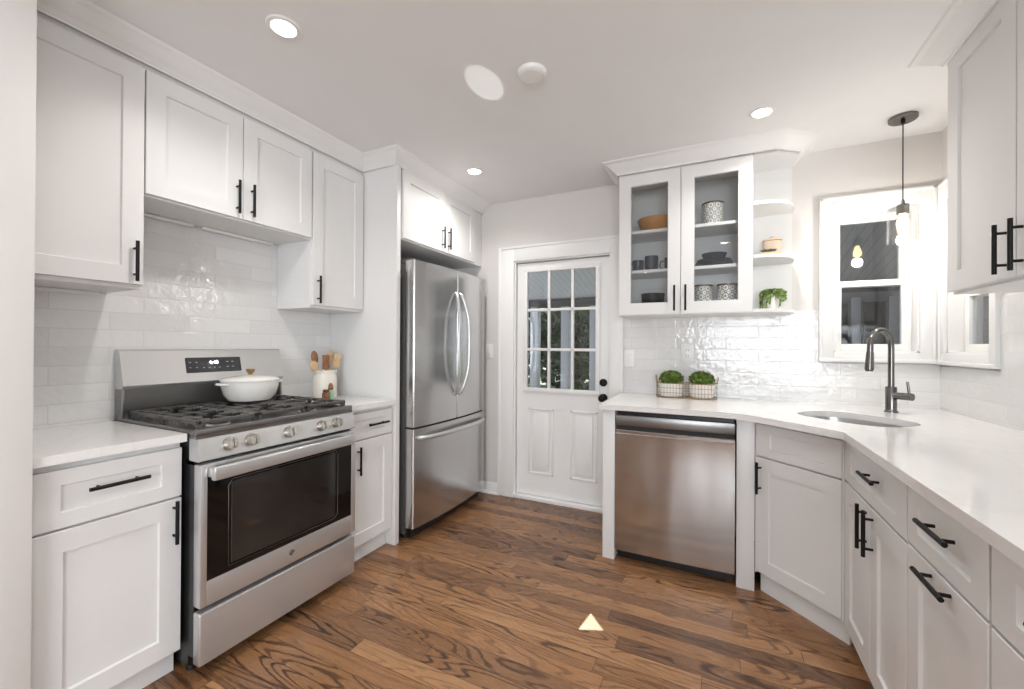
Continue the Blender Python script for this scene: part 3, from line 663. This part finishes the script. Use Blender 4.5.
for (u, v, w2) in ((-.112, .014, .008), (-.083, .014, .008), (-.112, -.012, .006), (-.083, -.012, .007), (-.052, -.014, .007), (-.026, -.014, .009), (-.002, -.014, .006), (.022, -.014, .006), (.062, .014, .010), (.088, .014, .010), (.062, -.012, .009), (.088, -.012, .009)):
    MB().box(u-w2*.6, u+w2*.6, -.003, -.0026, v-.0018, v+.0018, mat=Mx).build('touch_key', M['icon'], dsp, smooth=0)
fc_ = bpy.data.curves.new('clock_digits', 'FONT'); fc_.body = '4:40'; fc_.size = .026; fc_.align_x = 'CENTER'; fc_.extrude = .0002; fc_.offset = .0006
tmp = bpy.data.objects.new('tmp', fc_); COL.objects.link(tmp); bpy.context.view_layer.update()
me = bpy.data.meshes.new_from_object(tmp.evaluated_get(bpy.context.evaluated_depsgraph_get())); bpy.data.objects.remove(tmp)
me.materials.clear(); me.materials.append(M['digit']); cd = bpy.data.objects.new('clock_digits', me); COL.objects.link(cd); cd.parent = dsp
cd.matrix_local = Mx @ Matrix.Translation((-.004, -.0032, .004)) @ Matrix.Rotation(R(90), 4, 'X')

# ------------------------------------------------------------------ Dutch oven and things by the stove
po = thing('dutch_oven', 'white round lidded cooking pot with a wooden knob on the stove', 'pot', (-2.155, 1.345, .9635))
MB().lathe([(0, .004), (.075, 0), (.095, .004), (.116, .030), (.128, .075), (.131, .100), (.126, .100), (.12, .07), (.09, .012), (0, .010)], seg=48).build('pot_body', M['white'], po)
MB().lathe([(.124, .101), (.133, .101), (.134, .107), (.120, .116), (.08, .124), (.03, .130), (0, .131), (0, .125), (.08, .118), (.12, .108)], seg=48).build('lid', M['white'], po)
for s in (-1, 1):
    MB().tube([(-.03, s*.126, .088), (-.028, s*.150, .090), (0, s*.160, .091), (.028, s*.150, .090), (.03, s*.126, .088)], .0065, 10).build('side_handle', M['white'], po)
MB().lathe([(0, .130), (.010, .130), (.009, .138), (.016, .144), (.021, .154), (.019, .160), (0, .161)], seg=20).build('lid_knob', M['gold'], po)
ck = thing('utensil_crock', 'cream stoneware crock holding wooden utensils, right of the stove', 'crock', (-2.225, 1.862, .9145))
MB().lathe([(0, 0), (.064, 0), (.070, .006), (.071, .13), (.066, .148), (.066, .156), (.070, .162), (.070, .176), (.063, .176), (.061, .15), (.061, .01), (0, .008)], seg=40).build('crock_body', M['crock'], ck)
mb = MB()
for k in range(30):
    a = R(-75+k*2.2); z = .055+.085*random.random(); mb.ball((.0712*math.cos(a), .0712*math.sin(a), z), .0022, 6, 4, (.4, 1, 1))
mb.build('raised_motif', M['crock'], ck)
U = [('spoon', 'pale', (.010, -.026), (-.008, -.078), .214, 'pale round wooden spoon leaning furthest left in the crock', M['wood']),
     ('spoon', 'oval', (-.026, -.016), (-.036, -.050), .262, 'grey-brown oval wooden spoon leaning left in the crock', M['woodd']),
     ('spatula', 'flat', (.016, -.004), (.030, -.020), .232, 'upright brown wooden spatula in the middle of the crock', M['woodd']),
     ('spoon', 'oval', (-.022, .014), (-.030, .066), .272, 'pale long wooden spoon leaning right in the crock', M['wood']),
     ('spatula', 'flat', (.012, .022), (.020, .076), .244, 'pale flat wooden spatula leaning furthest right in the crock', M['wood'])]
for nm, kind, bs, tp, ln, lab, mt in U:
    A = Vector((bs[0], bs[1], .012)); D = (Vector((tp[0], tp[1], ln))-A).normalized(); side = D.cross(Vector((.9, -.45, 0))).normalized(); nn = side.cross(D)
    o = thing('wooden_'+nm, lab, 'utensil', (-2.225, 1.862, .9145), 0, 'wooden utensils in the crock')
    MB().tube([A+D*(ln*.82*k/6) for k in range(7)], .005, 8).build('stem', M['wood'] if mt is M['wood'] else mt, o)
    c = A+D*(ln*.93)
    mb = MB(); Mt = Matrix.Identity(4)
    for i, v in enumerate((side, D, nn)): Mt.col[i][:3] = v
    Mt = Matrix.Translation(c) @ Mt
    if kind == 'flat': mb.box(-.021, .021, -.045, .045, -.0035, .0035, bev=.003, mat=Mt)
    else: bmesh.ops.create_uvsphere(mb.bm, u_segments=18, v_segments=10, radius=1, matrix=Mt @ Matrix.Diagonal((.026 if kind == 'pale' else .021, .034 if kind == 'pale' else .046, .008, 1)))
    mb.build('blade' if kind == 'flat' else 'bowl', mt, o)
jr = thing('spice_jar', 'small glass jar with a brown label and dark lid in front of the crock', 'jar', (-2.10, 1.765, .9145))
MB().box(-.017, .017, -.017, .017, 0, .050, bev=.005).build('jar_body', M['woodd'], jr)
MB().lathe([(0, .050), (.017, .050), (.018, .053), (.018, .066), (0, .068)], seg=20).build('lid', M['copper'], jr)
jr = thing('spice_jar', 'small mint green jar beside the brown labelled jar at the crock', 'jar', (-2.115, 1.812, .9145))
MB().lathe([(0, 0), (.018, 0), (.019, .004), (.019, .052), (.013, .060), (0, .060)], seg=24).build('jar_body', M['mint'], jr)
MB().lathe([(0, .060), (.013, .060), (.015, .072), (.013, .088), (.007, .100), (0, .103)], seg=20).build('stopper', M['woodd'], jr)

# ------------------------------------------------------------------ refrigerator (local x along +Y, y into the wall)
fr = thing('refrigerator', 'stainless French-door refrigerator with a freezer drawer below, in the white cabinet niche', 'refrigerator', (-1.71, 2.098, 0), R(90))
FW = .905
MB().box(.006, FW-.006, .075, .655, .035, 1.775, bev=.004).build('body', M['grey'], fr)
MB().box(.03, FW-.03, .04, .074, .015, .075).build('foot_grille', M['dark'], fr, smooth=0)
for a in (.05, FW-.05):
    for y in (.10, .6): MB().cyl((a, y, 0), (a, y, .036), .018).build('foot', M['rubber'], fr)
def bow(x): return -.028*(1-((x-FW/2)/(FW/2))**2)
def curved(x0, x1, z0, z1, name):
    bm = bmesh.new(); n = 14; rr = .012
    xs = [x0, x0+.003, x0+.008]+[x0+.008+(x1-x0-.016)*k/n for k in range(1, n)]+[x1-.008, x1-.003, x1]
    fr_ = []
    for x in xs:
        dd = min(x-x0, x1-x); extra = rr*(1-min(1, dd/.008))**2
        fr_.append((x, bow(x)+extra))
    m2 = MB(); m2.bm.free(); m2.bm = bm
    poly = fr_+[(x1, .068), (x0, .068)]
    A = [bm.verts.new((x, y, z0)) for x, y in poly]; B = [bm.verts.new((x, y, z1)) for x, y in poly]
    bm.faces.new(A); bm.faces.new(B[::-1]); k_ = len(poly)
    for k in range(k_): bm.faces.new((A[k], B[k], B[(k+1) % k_], A[(k+1) % k_]))
    return m2.build(name, M['steelv'], fr, smooth=25)
xm = .455
dL = curved(.0, xm-.002, .728, 1.795, 'door'); dR = curved(xm+.002, FW, .728, 1.795, 'door'); dF = curved(.0, FW, .085, .715, 'freezer_drawer')
MB().box(.02, FW-.02, .01, .075, .712, .732).build('gasket', M['dark'], fr, smooth=0)
for o, s in ((dL, -1), (dR, 1)):
    pts = []; xb = xm+s*.030; n = 18
    for k in range(n+1):
        t = k/n; b_ = math.sin(math.pi*t)**.8
        pts.append((xb+s*.040*b_, bow(xb)-.012-.046*min(1, b_*1.3), .905+.715*t))
    MB().tube([(xb, bow(xb)+.01, .895)]+pts+[(xb, bow(xb)+.01, 1.63)], .0125, 12).build('handle', M['steel'], o)
pts = []; n = 18
for k in range(n+1):
    t = k/n; x = .045+(FW-.09)*t; b_ = math.sin(math.pi*t)**.5
    pts.append((x, bow(x)-.008-.045*b_, .655-.0*b_))
MB().tube([(.045, .01, .655)]+pts+[(FW-.045, .01, .655)], .0155, 12).build('handle', M['steel'], dF)
for a in (.05, FW-.05): MB().box(a-.045, a+.045, .03, .14, 1.776, 1.808, bev=.005).build('hinge_cover', M['grey'], fr)
mb = MB(); mb.box(FW-.004, FW+.004, .03, .07, .69, .735, bev=.002); mb.build('hinge', M['steeld'], fr)
c = MB(); c.box(FW-.09, FW-.06, bow(FW-.075)-.0025, bow(FW-.075)+.002, 1.71, 1.735, bev=.001); c.build('badge', M['chrome'], dR)

# ------------------------------------------------------------------ dishwasher
dw = thing('dishwasher', 'stainless steel dishwasher with a pocket handle under the counter beside the door', 'dishwasher', (-.520, 2.448, 0))
WD = .622
MB().box(.006, WD-.008, .040, .60, .04, .868).build('body', M['dark'], dw, smooth=0)
MB().box(.006, WD-.008, .060, .075, .006, .075).build('toe_plate', M['dark'], dw, smooth=0)
for x in (.035, .30, .50, .59): MB().cyl((x, .060, .05), (x, .056, .05), .006, seg=10).build('screw', M['chrome'], dw)
for a in (.04, WD-.05):
    MB().cyl((a, .30, 0), (a, .30, .042), .014).build('foot', M['rubber'], dw)
MB().box(.002, WD-.004, .004, .040, .792, .852, bev=.003).build('control_strip', M['steeld'], dw)
MB().box(.004, WD-.006, .022, .040, .768, .794).build('pocket_handle', M['inside'], dw, smooth=0)
# slightly bowed outer panel
bm = bmesh.new(); n = 20; m2 = MB(); m2.bm.free(); m2.bm = bm
prof = [(.040, .072), (.0, .072), (-.001, .10), (-.002, .42), (-.001, .70), (.0, .745), (.003, .750), (.003, .764), (.006, .768), (.040, .768)]
rings = []
for k in range(n+1):
    x = .002+(WD-.006)*k/n; b_ = -.006*(1-(2*k/n-1)**2)
    rings.append([bm.verts.new((x, y+(b_ if y < .02 else 0), z)) for y, z in prof])
for A, B in zip(rings, rings[1:]):
    for k in range(len(prof)): q_ = (k+1) % len(prof); bm.faces.new((A[k], A[q_], B[q_], B[k]))
bm.faces.new(rings[0]); bm.faces.new(rings[-1][::-1])
m2.build('door_panel', M['steeldw'], dw, smooth=12)

# ------------------------------------------------------------------ things in the glass cabinet
bw = thing('wooden_bowl', 'wide honey-coloured wooden bowl on the top left shelf of the glass cabinet', 'bowl', (-.350, 2.958, SH1+.0005))
MB().lathe([(0, .004), (.068, 0), (.09, .012), (.118, .060), (.130, .092), (.124, .092), (.11, .060), (.08, .018), (0, .014)], seg=40).build('bowl_body', M['bowl'], bw)
def mug(x, y, h_, r_, side, lab, turn=0):
    t = thing('mug', lab, 'mug', (x, y, SH2+.0005), 0, 'slate mugs in the glass cabinet')
    MB().lathe([(0, .003), (r_*.86, 0), (r_*.95, .006), (r_, h_), (r_-.004, h_), (r_*.88, .01), (0, .008)], seg=32).build('mug_body', M['navy'], t)
    t.rotation_euler = (0, 0, R(turn)); MB().tube([(side*r_*.93, 0, h_*.80), (side*(r_+.022), 0, h_*.78), (side*(r_+.030), 0, h_*.5), (side*(r_+.020), 0, h_*.25), (side*r_*.93, 0, h_*.2)], .004, 8).build('handle', M['navy'], t)
mug(-.470, 2.925, .080, .037, -1, 'small dark slate mug at the left of the middle shelf')
mug(-.383, 2.93, .104, .043, -1, 'taller dark slate mug between two smaller mugs', -90)
mug(-.266, 2.95, .088, .037, -1, 'dark slate mug half hidden by the left glass door frame')
t = thing('bowl', 'charcoal ribbed bowl on the bottom shelf behind the left glass door', 'bowl', (-.375, 2.94, SH0+.0005))
MB().lathe([(0, .004), (.055, 0), (.066, .02), (.074, .110), (.077, .118), (.071, .118), (.06, .03), (0, .014)], seg=36).build('bowl_body', M['blk'], t)
def canister(x, y, z, h_, r_, lab):
    t = thing('canister', lab, 'canister', (x, y, z+.0005), 0, 'black and white patterned canisters')
    MB().lathe([(0, .002), (r_*.96, 0), (r_, .004), (r_, h_-.008), (r_-.004, h_-.004), (r_-.006, .01), (0, .008)], seg=48, uv=(0, h_)).build('canister_body', M['medal'], t)
    MB().lathe([(r_-.005, h_-.010), (r_+.0015, h_-.010), (r_+.002, h_), (r_-.004, h_+.001), (r_-.005, h_-.008)], seg=40).build('rim', M['copper'], t)
canister(-.012, 2.94, SH1, .150, .062, 'tall black and white patterned canister on the top right shelf')
canister(-.066, 2.925, SH0, .155, .056, 'patterned canister on the bottom shelf, next to the middle stile')
canister(.070, 2.925, SH0, .155, .056, 'patterned canister on the bottom shelf, next to the cabinet end')
g = 'slate blue plates in the glass cabinet'
for k, rr in enumerate((.112, .110, .104, .098)):
    o = MB().lathe([(0, .002), (rr*.6, 0), (rr*.7, .003), (rr, .010), (rr, .013), (rr*.68, .006), (0, .005)], (0, 0, 0), 40).build('plate', M['navy'], loc=(-.004, 2.935, SH2+.0005+k*.0115))
    tag(o, ['slate blue plate at the bottom of the stack behind the right glass door', 'slate blue plate second from the bottom of the stack', 'slate blue plate third from the bottom of the stack', 'slate blue plate on top of the stack, right under the bowl'][k], 'plate', g)
o = MB().lathe([(0, .002), (.045, 0), (.062, .012), (.073, .040), (.069, .040), (.05, .012), (0, .006)], seg=40).build('bowl', M['navy'], loc=(-.004, 2.935, SH2+.0475))
tag(o, 'slate blue bowl standing on the plate stack behind the right glass door', 'bowl')
# open shelf things
cn = thing('lidded_canister', 'beige lidded canister on the middle open corner shelf', 'canister', (.318, 2.992, 1.7925))
MB().lathe([(0, 0), (.046, 0), (.050, .004), (.050, .104), (.046, .106), (0, .106)], seg=36).build('canister_body', M['canister'], cn)
MB().lathe([(0, .107), (.052, .107), (.052, .114), (.048, .118), (.012, .121), (.010, .126), (.013, .134), (0, .137)], seg=36).build('lid', M['canister'], cn)
sp_ = thing('succulent_planter', 'tiny succulent in a low wooden box in front of the beige canister', 'plant', (.288, 2.905, 1.7925))
MB().box(-.034, .034, -.014, .014, 0, .026, bev=.002).build('planter_box', M['wood'], sp_)
def rosette(mb, c, r, n=9, tilt=.6):
    for k in range(n):
        a = 2*math.pi*k/n+random.random()*.3; t = tilt*random.uniform(.5, 1.3)
        p = Vector(c); d = Vector((math.cos(a)*math.cos(t), math.sin(a)*math.cos(t), math.sin(t)))
        s_ = d.cross(Vector((0, 0, 1))).normalized()*r*.22; e_ = p+d*r; m__ = p+d*r*.55
        v = [mb.bm.verts.new(q2) for q2 in (p, m__+s_, e_, m__-s_+Vector((0, 0, .0008)))]
        mb.bm.faces.new(v)
mb = MB()
for k in range(5): rosette(mb, (-.026+.013*k, 0, .026), .027, 14)
mb.build('succulent', plain('grey_green_leaf', (96, 112, 98), .6, var=.2), sp_, smooth=0)
pp = thing('trailing_plant', 'trailing green plant in a white pot on the bottom open corner shelf', 'plant', (.318, 2.965, 1.4745))
MB().lathe([(0, 0), (.036, 0), (.044, .008), (.054, .095), (.050, .095), (.042, .02), (0, .016)], seg=36).build('pot', M['white'], pp)
MB().lathe([(0, .088), (.049, .086), (.049, .080), (0, .080)], seg=24).build('soil', M['soil'], pp)
def leafball(mb, c, r, sc=(1, .6, .35)):
    n = Vector((random.gauss(0, 1), random.gauss(0, 1), random.gauss(0, 1))).normalized()
    a = n.orthogonal().normalized()*r; b2 = n.cross(a)*.6; c = Vector(c)
    vv = [mb.bm.verts.new(q2) for q2 in (c-a, c-a*.2-b2, c+a, c-a*.2+b2)]
    mb.bm.faces.new(vv)
mb = MB()
for k in range(40):
    a = 2*math.pi*k/40+random.uniform(-.12, .12); L0 = random.choice((.03, .05, .075, .098))
    if math.sin(a) > .6: L0 = .02
    if k % 5 == 0 and math.sin(a) < 0: L0 = .03
    nn_ = int(16+L0*230)
    for j in range(nn_):
        t = j/nn_
        if t < .4: q = t/.4; r_ = .008+.052*q; z = .100+.022*math.sin(q*math.pi*.8)
        else: q = (t-.4)/.6; r_ = .062+.005*math.sin(q*9+k); z = .108-L0*q
        leafball(mb, (r_*math.cos(a+.1*math.sin(3*t)), r_*math.sin(a+.1*math.sin(3*t)), max(z, .006)), random.uniform(.008, .0125))
mb.build('foliage', M['leaf2'], pp, smooth=0)

# ------------------------------------------------------------------ wire basket with two potted balls
BX, BY = -.166, 2.975
bk = thing('wire_basket', 'long aged-brass wire basket holding two potted plants on the counter', 'basket', (BX, BY, .9145))
def rr_loop(hx, hy, rad, z, n=6):
    out = []
    for cx_, cy_, a0 in ((hx-rad, hy-rad, 0), (-hx+rad, hy-rad, 90), (-hx+rad, -hy+rad, 180), (hx-rad, -hy+rad, 270)):
        for k in range(n+1): a = R(a0+90*k/n); out.append((cx_+rad*math.cos(a), cy_+rad*math.sin(a), z))
    return out
HX, HY = .182, .072
mb = MB()
for z, r_ in ((.004, .0028), (.035, .0014), (.066, .0014), (.096, .0026)): mb.tube(rr_loop(HX, HY, .035, z), r_, 6, closed=True)
for s in (-1, 1):
    for k in range(17):
        x = -.15+.30*k/16; mb.cyl((x, s*HY, .004), (x, s*HY, .096), .0011, seg=6)
    for k in range(4):
        y = -.04+.08*k/3; mb.cyl((s*HX, y, .004), (s*HX, y, .096), .0011, seg=6)
for z in (.004, .05, .096): mb.cyl((0, -HY, z), (0, HY, z), .0016, seg=6)
for k in range(9):
    x = -.16+.32*k/8; mb.cyl((x, -HY, .003), (x, HY, .003), .0011, seg=6)
mb.build('wire_frame', M['gold'], bk)
for s in (-1, 1):
    MB().tube([(s*HX, -.028, .096), (s*(HX+.006), -.026, .125), (s*(HX+.008), -.012, .142), (s*(HX+.008), .012, .142), (s*(HX+.006), .026, .125), (s*HX, .028, .096)], .0024, 8).build('handle', M['gold'], bk)
first = None
for s, lab in ((-1, 'round green boxwood ball in a white pot, in the basket half nearer the door'), (1, 'round green boxwood ball in a white pot, in the basket half nearer the sink')):
    if first is None:
        pt = first = thing('potted_plant', lab, 'plant', (BX+s*.092, BY, .9195), 0, 'boxwood balls in the wire basket')
        MB().lathe([(0, 0), (.050, 0), (.057, .006), (.064, .075), (.0655, .090), (.060, .090), (.055, .02), (0, .014)], seg=36, sx=1.22).build('pot', M['white'], pt)
        mb = MB(); mb.ball((0, 0, .112), .044, 14, 10, (1, 1, .8))
        for k in range(1700):
            u = random.uniform(-.35, 1); a = random.uniform(0, 2*math.pi); q = math.sqrt(max(0, 1-u*u)); r_ = .063*random.uniform(.72, 1.10)
            if .113+r_*.84*u < .106 and r_*q > .056: continue
            leafball(mb, (1.12*r_*q*math.cos(a), r_*q*math.sin(a), .113+r_*.84*u), random.uniform(.006, .0105))
        mb.build('foliage', M['leaf'], pt, smooth=0)
    else:
        pt = copy_tree(first); pt.location = (BX+s*.092, BY, .9195); pt.rotation_euler = (0, 0, math.pi); pt['label'] = lab

# ------------------------------------------------------------------ outlets and switches
def plate(name, lab, cat, loc, kind, wd=.076, ht=.122, grp=None):
    t = thing(name, lab, cat, loc, 0, grp)
    MB().box(-wd/2, wd/2, -.006, 0, -ht/2, ht/2, bev=.003).build('cover_plate', M['plate'], t)
    if kind == 'outlet':
        MB().box(-.018, .018, -.009, -.005, -.034, .034, bev=.002).build('receptacle', M['trim'], t)
        mb = MB()
        for z in (-.018, .018):
            mb.box(-.008, -.005, -.0098, -.0088, z-.005, z+.005).box(.005, .008, -.0098, -.0088, z-.005, z+.005)
        mb.build('slots', M['dark'], t, smooth=0)
    else:
        MB().box(-.015, .015, -.010, -.005, -.032, .032, bev=.003).build('rocker', M['trim'], t)
    return t
plate('wall_outlet', 'white double outlet plate on the tiles above the plant basket', 'outlet', (-.166, YB-T-.0005, 1.207), 'outlet', .082, .126)
plate('light_switch', 'white switch plate on the tiles beside the door casing', 'switch', (-.560, YB-T-.0005, 1.165), 'switch')
plate('light_switch', 'white switch plate on the painted wall between fridge and door', 'switch', (-1.728, YB-.0005, 1.205), 'switch')

# ------------------------------------------------------------------ ceiling fixtures
ring = None
for i, (x, y, lab) in enumerate(((-1.474, 1.036, 'round recessed ceiling light above the stove'), (-1.494, 2.463, 'round recessed ceiling light in front of the fridge cabinet'), (.215, 2.472, 'round recessed ceiling light in front of the glass cabinet'),
                                 (.1, .2, 'recessed ceiling light added out of view over the middle of the kitchen'), (-1.0, -1.4, 'recessed ceiling light added out of view in the room beyond the kitchen'))):  # last two lights are out of view, added for even fill
    if ring is None:
        ring = t = thing('recessed_light', lab, 'ceiling light', (x, y, ZC), 0, 'recessed ceiling lights')
        MB().lathe([(.040, -.002), (.044, -.007), (.058, -.005), (.062, -.0005), (.040, -.0005)], seg=40).build('trim_ring', M['plate'], t)
        MB().lathe([(0, -.004), (.040, -.004), (.041, -.001), (0, -.001)], seg=40).build('lens', M['lens'], t)
    else:
        t = copy_tree(ring); t.location = (x, y, ZC); t['label'] = lab
    l = lamp('downlight', 'SPOT', (x, y, ZC-.012), 40, (1, .97, .94), spot_size=R(150), spot_blend=.9, shadow_soft_size=.05)
sd = thing('smoke_detector', 'flat round white smoke detector on the ceiling between the lights', 'smoke detector', (-.726, 1.679, ZC))
MB().lathe([(0, -.022), (.045, -.022), (.056, -.018), (.062, -.010), (.064, -.0005), (0, -.0005)], seg=48).build('cover', M['plate'], sd)
mb = MB(); mb.tube([(.046*math.cos(k*math.pi/20), .046*math.sin(k*math.pi/20), -.0222) for k in range(40)], .0008, 5, closed=True); mb.build('seam_ring', M['trim'], sd)
# pendant
pd = thing('pendant_light', 'clear glass cylinder pendant with a glowing filament bulb over the sink', 'pendant light', (.881, 2.839, ZC))
MB().lathe([(0, -.020), (.055, -.020), (.060, -.016), (.060, -.0005), (0, -.0005)], seg=44).build('canopy', M['gunmetal'], pd)
mb = MB(); mb.cyl((0, 0, -.45), (0, 0, -.02), .0028, seg=8).cyl((0, 0, -.035), (0, 0, -.02), .008, .010, 12); mb.build('cord', M['black'], pd)
MB().lathe([(0, -.432), (.006, -.432), (.009, -.448), (.010, -.456), (.024, -.458), (.025, -.462), (.025, -.505), (.022, -.508), (0, -.508)], seg=28).build('socket', M['gunmetal'], pd)
MB().lathe([(.025, -.470), (.060, -.470), (.064, -.474), (.064, -.655), (.0615, -.655), (.0615, -.476), (.025, -.4735)], seg=48).build('glass_shade', M['shade'], pd)
MB().lathe([(0, -.585), (.012, -.582), (.022, -.570), (.025, -.555), (.022, -.538), (.014, -.520), (.012, -.508), (0, -.508)], seg=24).build('bulb', M['bulb'], pd)
lamp('pendant_glow', 'POINT', (.881, 2.839, ZC-.62), 7.5, (1, .965, .92), shadow_soft_size=.03)
# slim light bars under the wall cabinets
def strip(loc, rotz, ln, lab):
    t = thing('under_cabinet_light', lab, 'light', loc, rotz, 'slim light bars under the wall cabinets')
    MB().box(0, ln, -.012, .012, -.014, -.001, bev=.003).build('housing', M['plate'], t)
    MB().box(.01, ln-.01, -.009, .009, -.016, -.0135, bev=.001).build('lens', M['trim'], t)
    return t
strip((XL+.03, .60, 1.470), R(90), .22, 'slim white light bar under the tall cabinet left of the stove')
strip((XL+.03, .875, 1.850), R(90), .30, 'slim white light bar above the stove, nearer half')
strip((XL+.03, 1.21, 1.850), R(90), .38, 'slim white light bar above the stove, further half')

# ------------------------------------------------------------------ porch and garden outside
PY0, PY1, PZ0, PZ1 = YB+WT+.01, 6.6, 2.75, 2.02      # the porch ceiling slopes down to its header
PS = (PZ1-PZ0)/(PY1-PY0)
def up_sun(x, y):
    """where the sun ray that lands on floor point (x, y) crosses the porch ceiling"""
    d = -SUN_DIR; t = (PZ0-PS*PY0+PS*y)/(d.z-PS*d.y); return (x+d.x*t, y+d.y*t)
def roof_with_gap():
    # triangular gap added to the board ceiling to shape the sun fleck indoors
    tri = [up_sun(-.520, 1.930), up_sun(-.434, 1.832), up_sun(-.540, 1.786)]
    bm = bmesh.new(); es = []
    for lp in ([(-5, PY0), (6.0, PY0), (6.0, PY1), (-5, PY1)], tri):
        vv = [bm.verts.new((x, y, PZ0+PS*(y-PY0))) for x, y in lp]; es += [bm.edges.new((vv[i], vv[(i+1) % len(vv)])) for i in range(len(vv))]
    bmesh.ops.triangle_fill(bm, use_beauty=True, use_dissolve=False, edges=es)
    r_ = bmesh.ops.extrude_face_region(bm, geom=list(bm.faces)); bmesh.ops.translate(bm, vec=(0, 0, .01), verts=[v for v in r_['geom'] if isinstance(v, bmesh.types.BMVert)])
    m2 = MB(); m2.bm.free(); m2.bm = bm; return m2.build('exterior_porch_ceiling', M['porchceil'], smooth=0)
struct(roof_with_gap())
struct(MB().box(-5, 6.0, PY0, 6.7, -.12, -.02).build('exterior_porch_floor', M['deck'], smooth=0))
struct(MB().box(XR+WT+.01, 6.0, .45, PY0, 2.75, 2.81).build('exterior_side_sunblock', M['porchceil'], smooth=0))  # unseen roof added to keep sun off the right-hand window
struct(MB().box(XR+WT+.01, 6.0, .45, PY0, -.12, -.02).build('exterior_side_floor', M['deck'], smooth=0))
struct(MB().box(-5, 6.0, 6.5, 6.64, 1.90, 2.02).build('exterior_header_beam', M['beam'], smooth=0))
struct(MB().box(4.6, 4.7, .45, 6.6, -.02, 2.7).build('exterior_side_screen', M['siding'], smooth=0))
struct(MB().box(-40, 40, 6.7, 60, -.35, -.25).build('exterior_lawn', M['lawn'], smooth=0))
# porch end wall seen through the sink window
ew = struct(MB().box(1.05, 6.0, 6.40, 6.48, -.02, 1.93).build('exterior_porch_wall', M['siding'], smooth=0))
for x in (1.10, 1.50, 1.86, 2.45): MB().box(x, x+.09, 6.36, 6.40, -.02, 1.86, bev=.004).build('board_trim', M['post'], ew)
for a, b_ in ((1.22, 1.47), (1.62, 1.83), (1.98, 2.42)): MB().box(a, b_, 6.38, 6.40, .2, 1.80, bev=.003).build('dark_pane', M['dark'], ew)
p0 = None
for x, lab in ((-4.3, 0), (-3.3, 0), (-2.75, 0), (-2.2, 0), (-1.72, 0), (-.9, 0), (.3, 0)):
    if p0 is None:
        p0 = o = MB().box(-.07, .07, -.07, .07, -.02, 1.90, bev=.006).build('porch_post', M['post'])
        tag(o, 'square pale grey porch post seen through the panes of the back door', 'post', 'porch posts outside')
    else: o = p0.copy(); COL.objects.link(o)
    o.location = (x, 6.57, 0)
def tree(x, y, h_, r_, lab, n):
    t = thing('garden_tree', lab, 'tree', (x, y, -.26), random.random()*6, 'garden trees beyond the porch')
    MB().tube([(0, 0, 0), (.05, .02, h_*.3), (0, .05, h_*.7)], .12, 8, rs=[.16, .12, .06]).build('trunk', M['bark'], t)
    mb = MB()
    for k in range(n):
        v = Vector((random.gauss(0, 1), random.gauss(0, 1), random.gauss(0, 1))).normalized()*(random.random()**.4)
        leafball(mb, (v.x*r_, v.y*r_, h_*.58+v.z*h_*.5), random.uniform(.06, .12))
    mb.build('foliage', M['tree'], t, smooth=0)
for k, (x, y) in enumerate(((-8.2, 10.5), (-5.6, 9.8), (-6.9, 13.0), (-3.0, 9.6), (-4.3, 12.6), (-1.5, 12.2), (.0, 9.7))):
    tree(x, y, 3.6+.5*(k % 3), 1.25, 'leafy dark green garden tree beyond the porch posts', 2800)

mb = MB()
for k in range(6000): leafball(mb, (random.uniform(-16, 6), random.uniform(14.6, 15.6), random.uniform(-.2, 2.9)), random.uniform(.14, .26))
o = mb.build('garden_hedge', M['tree'], smooth=0); o['kind'] = 'stuff'; tag(o, 'dense dark green hedge far behind the garden trees', 'hedge')
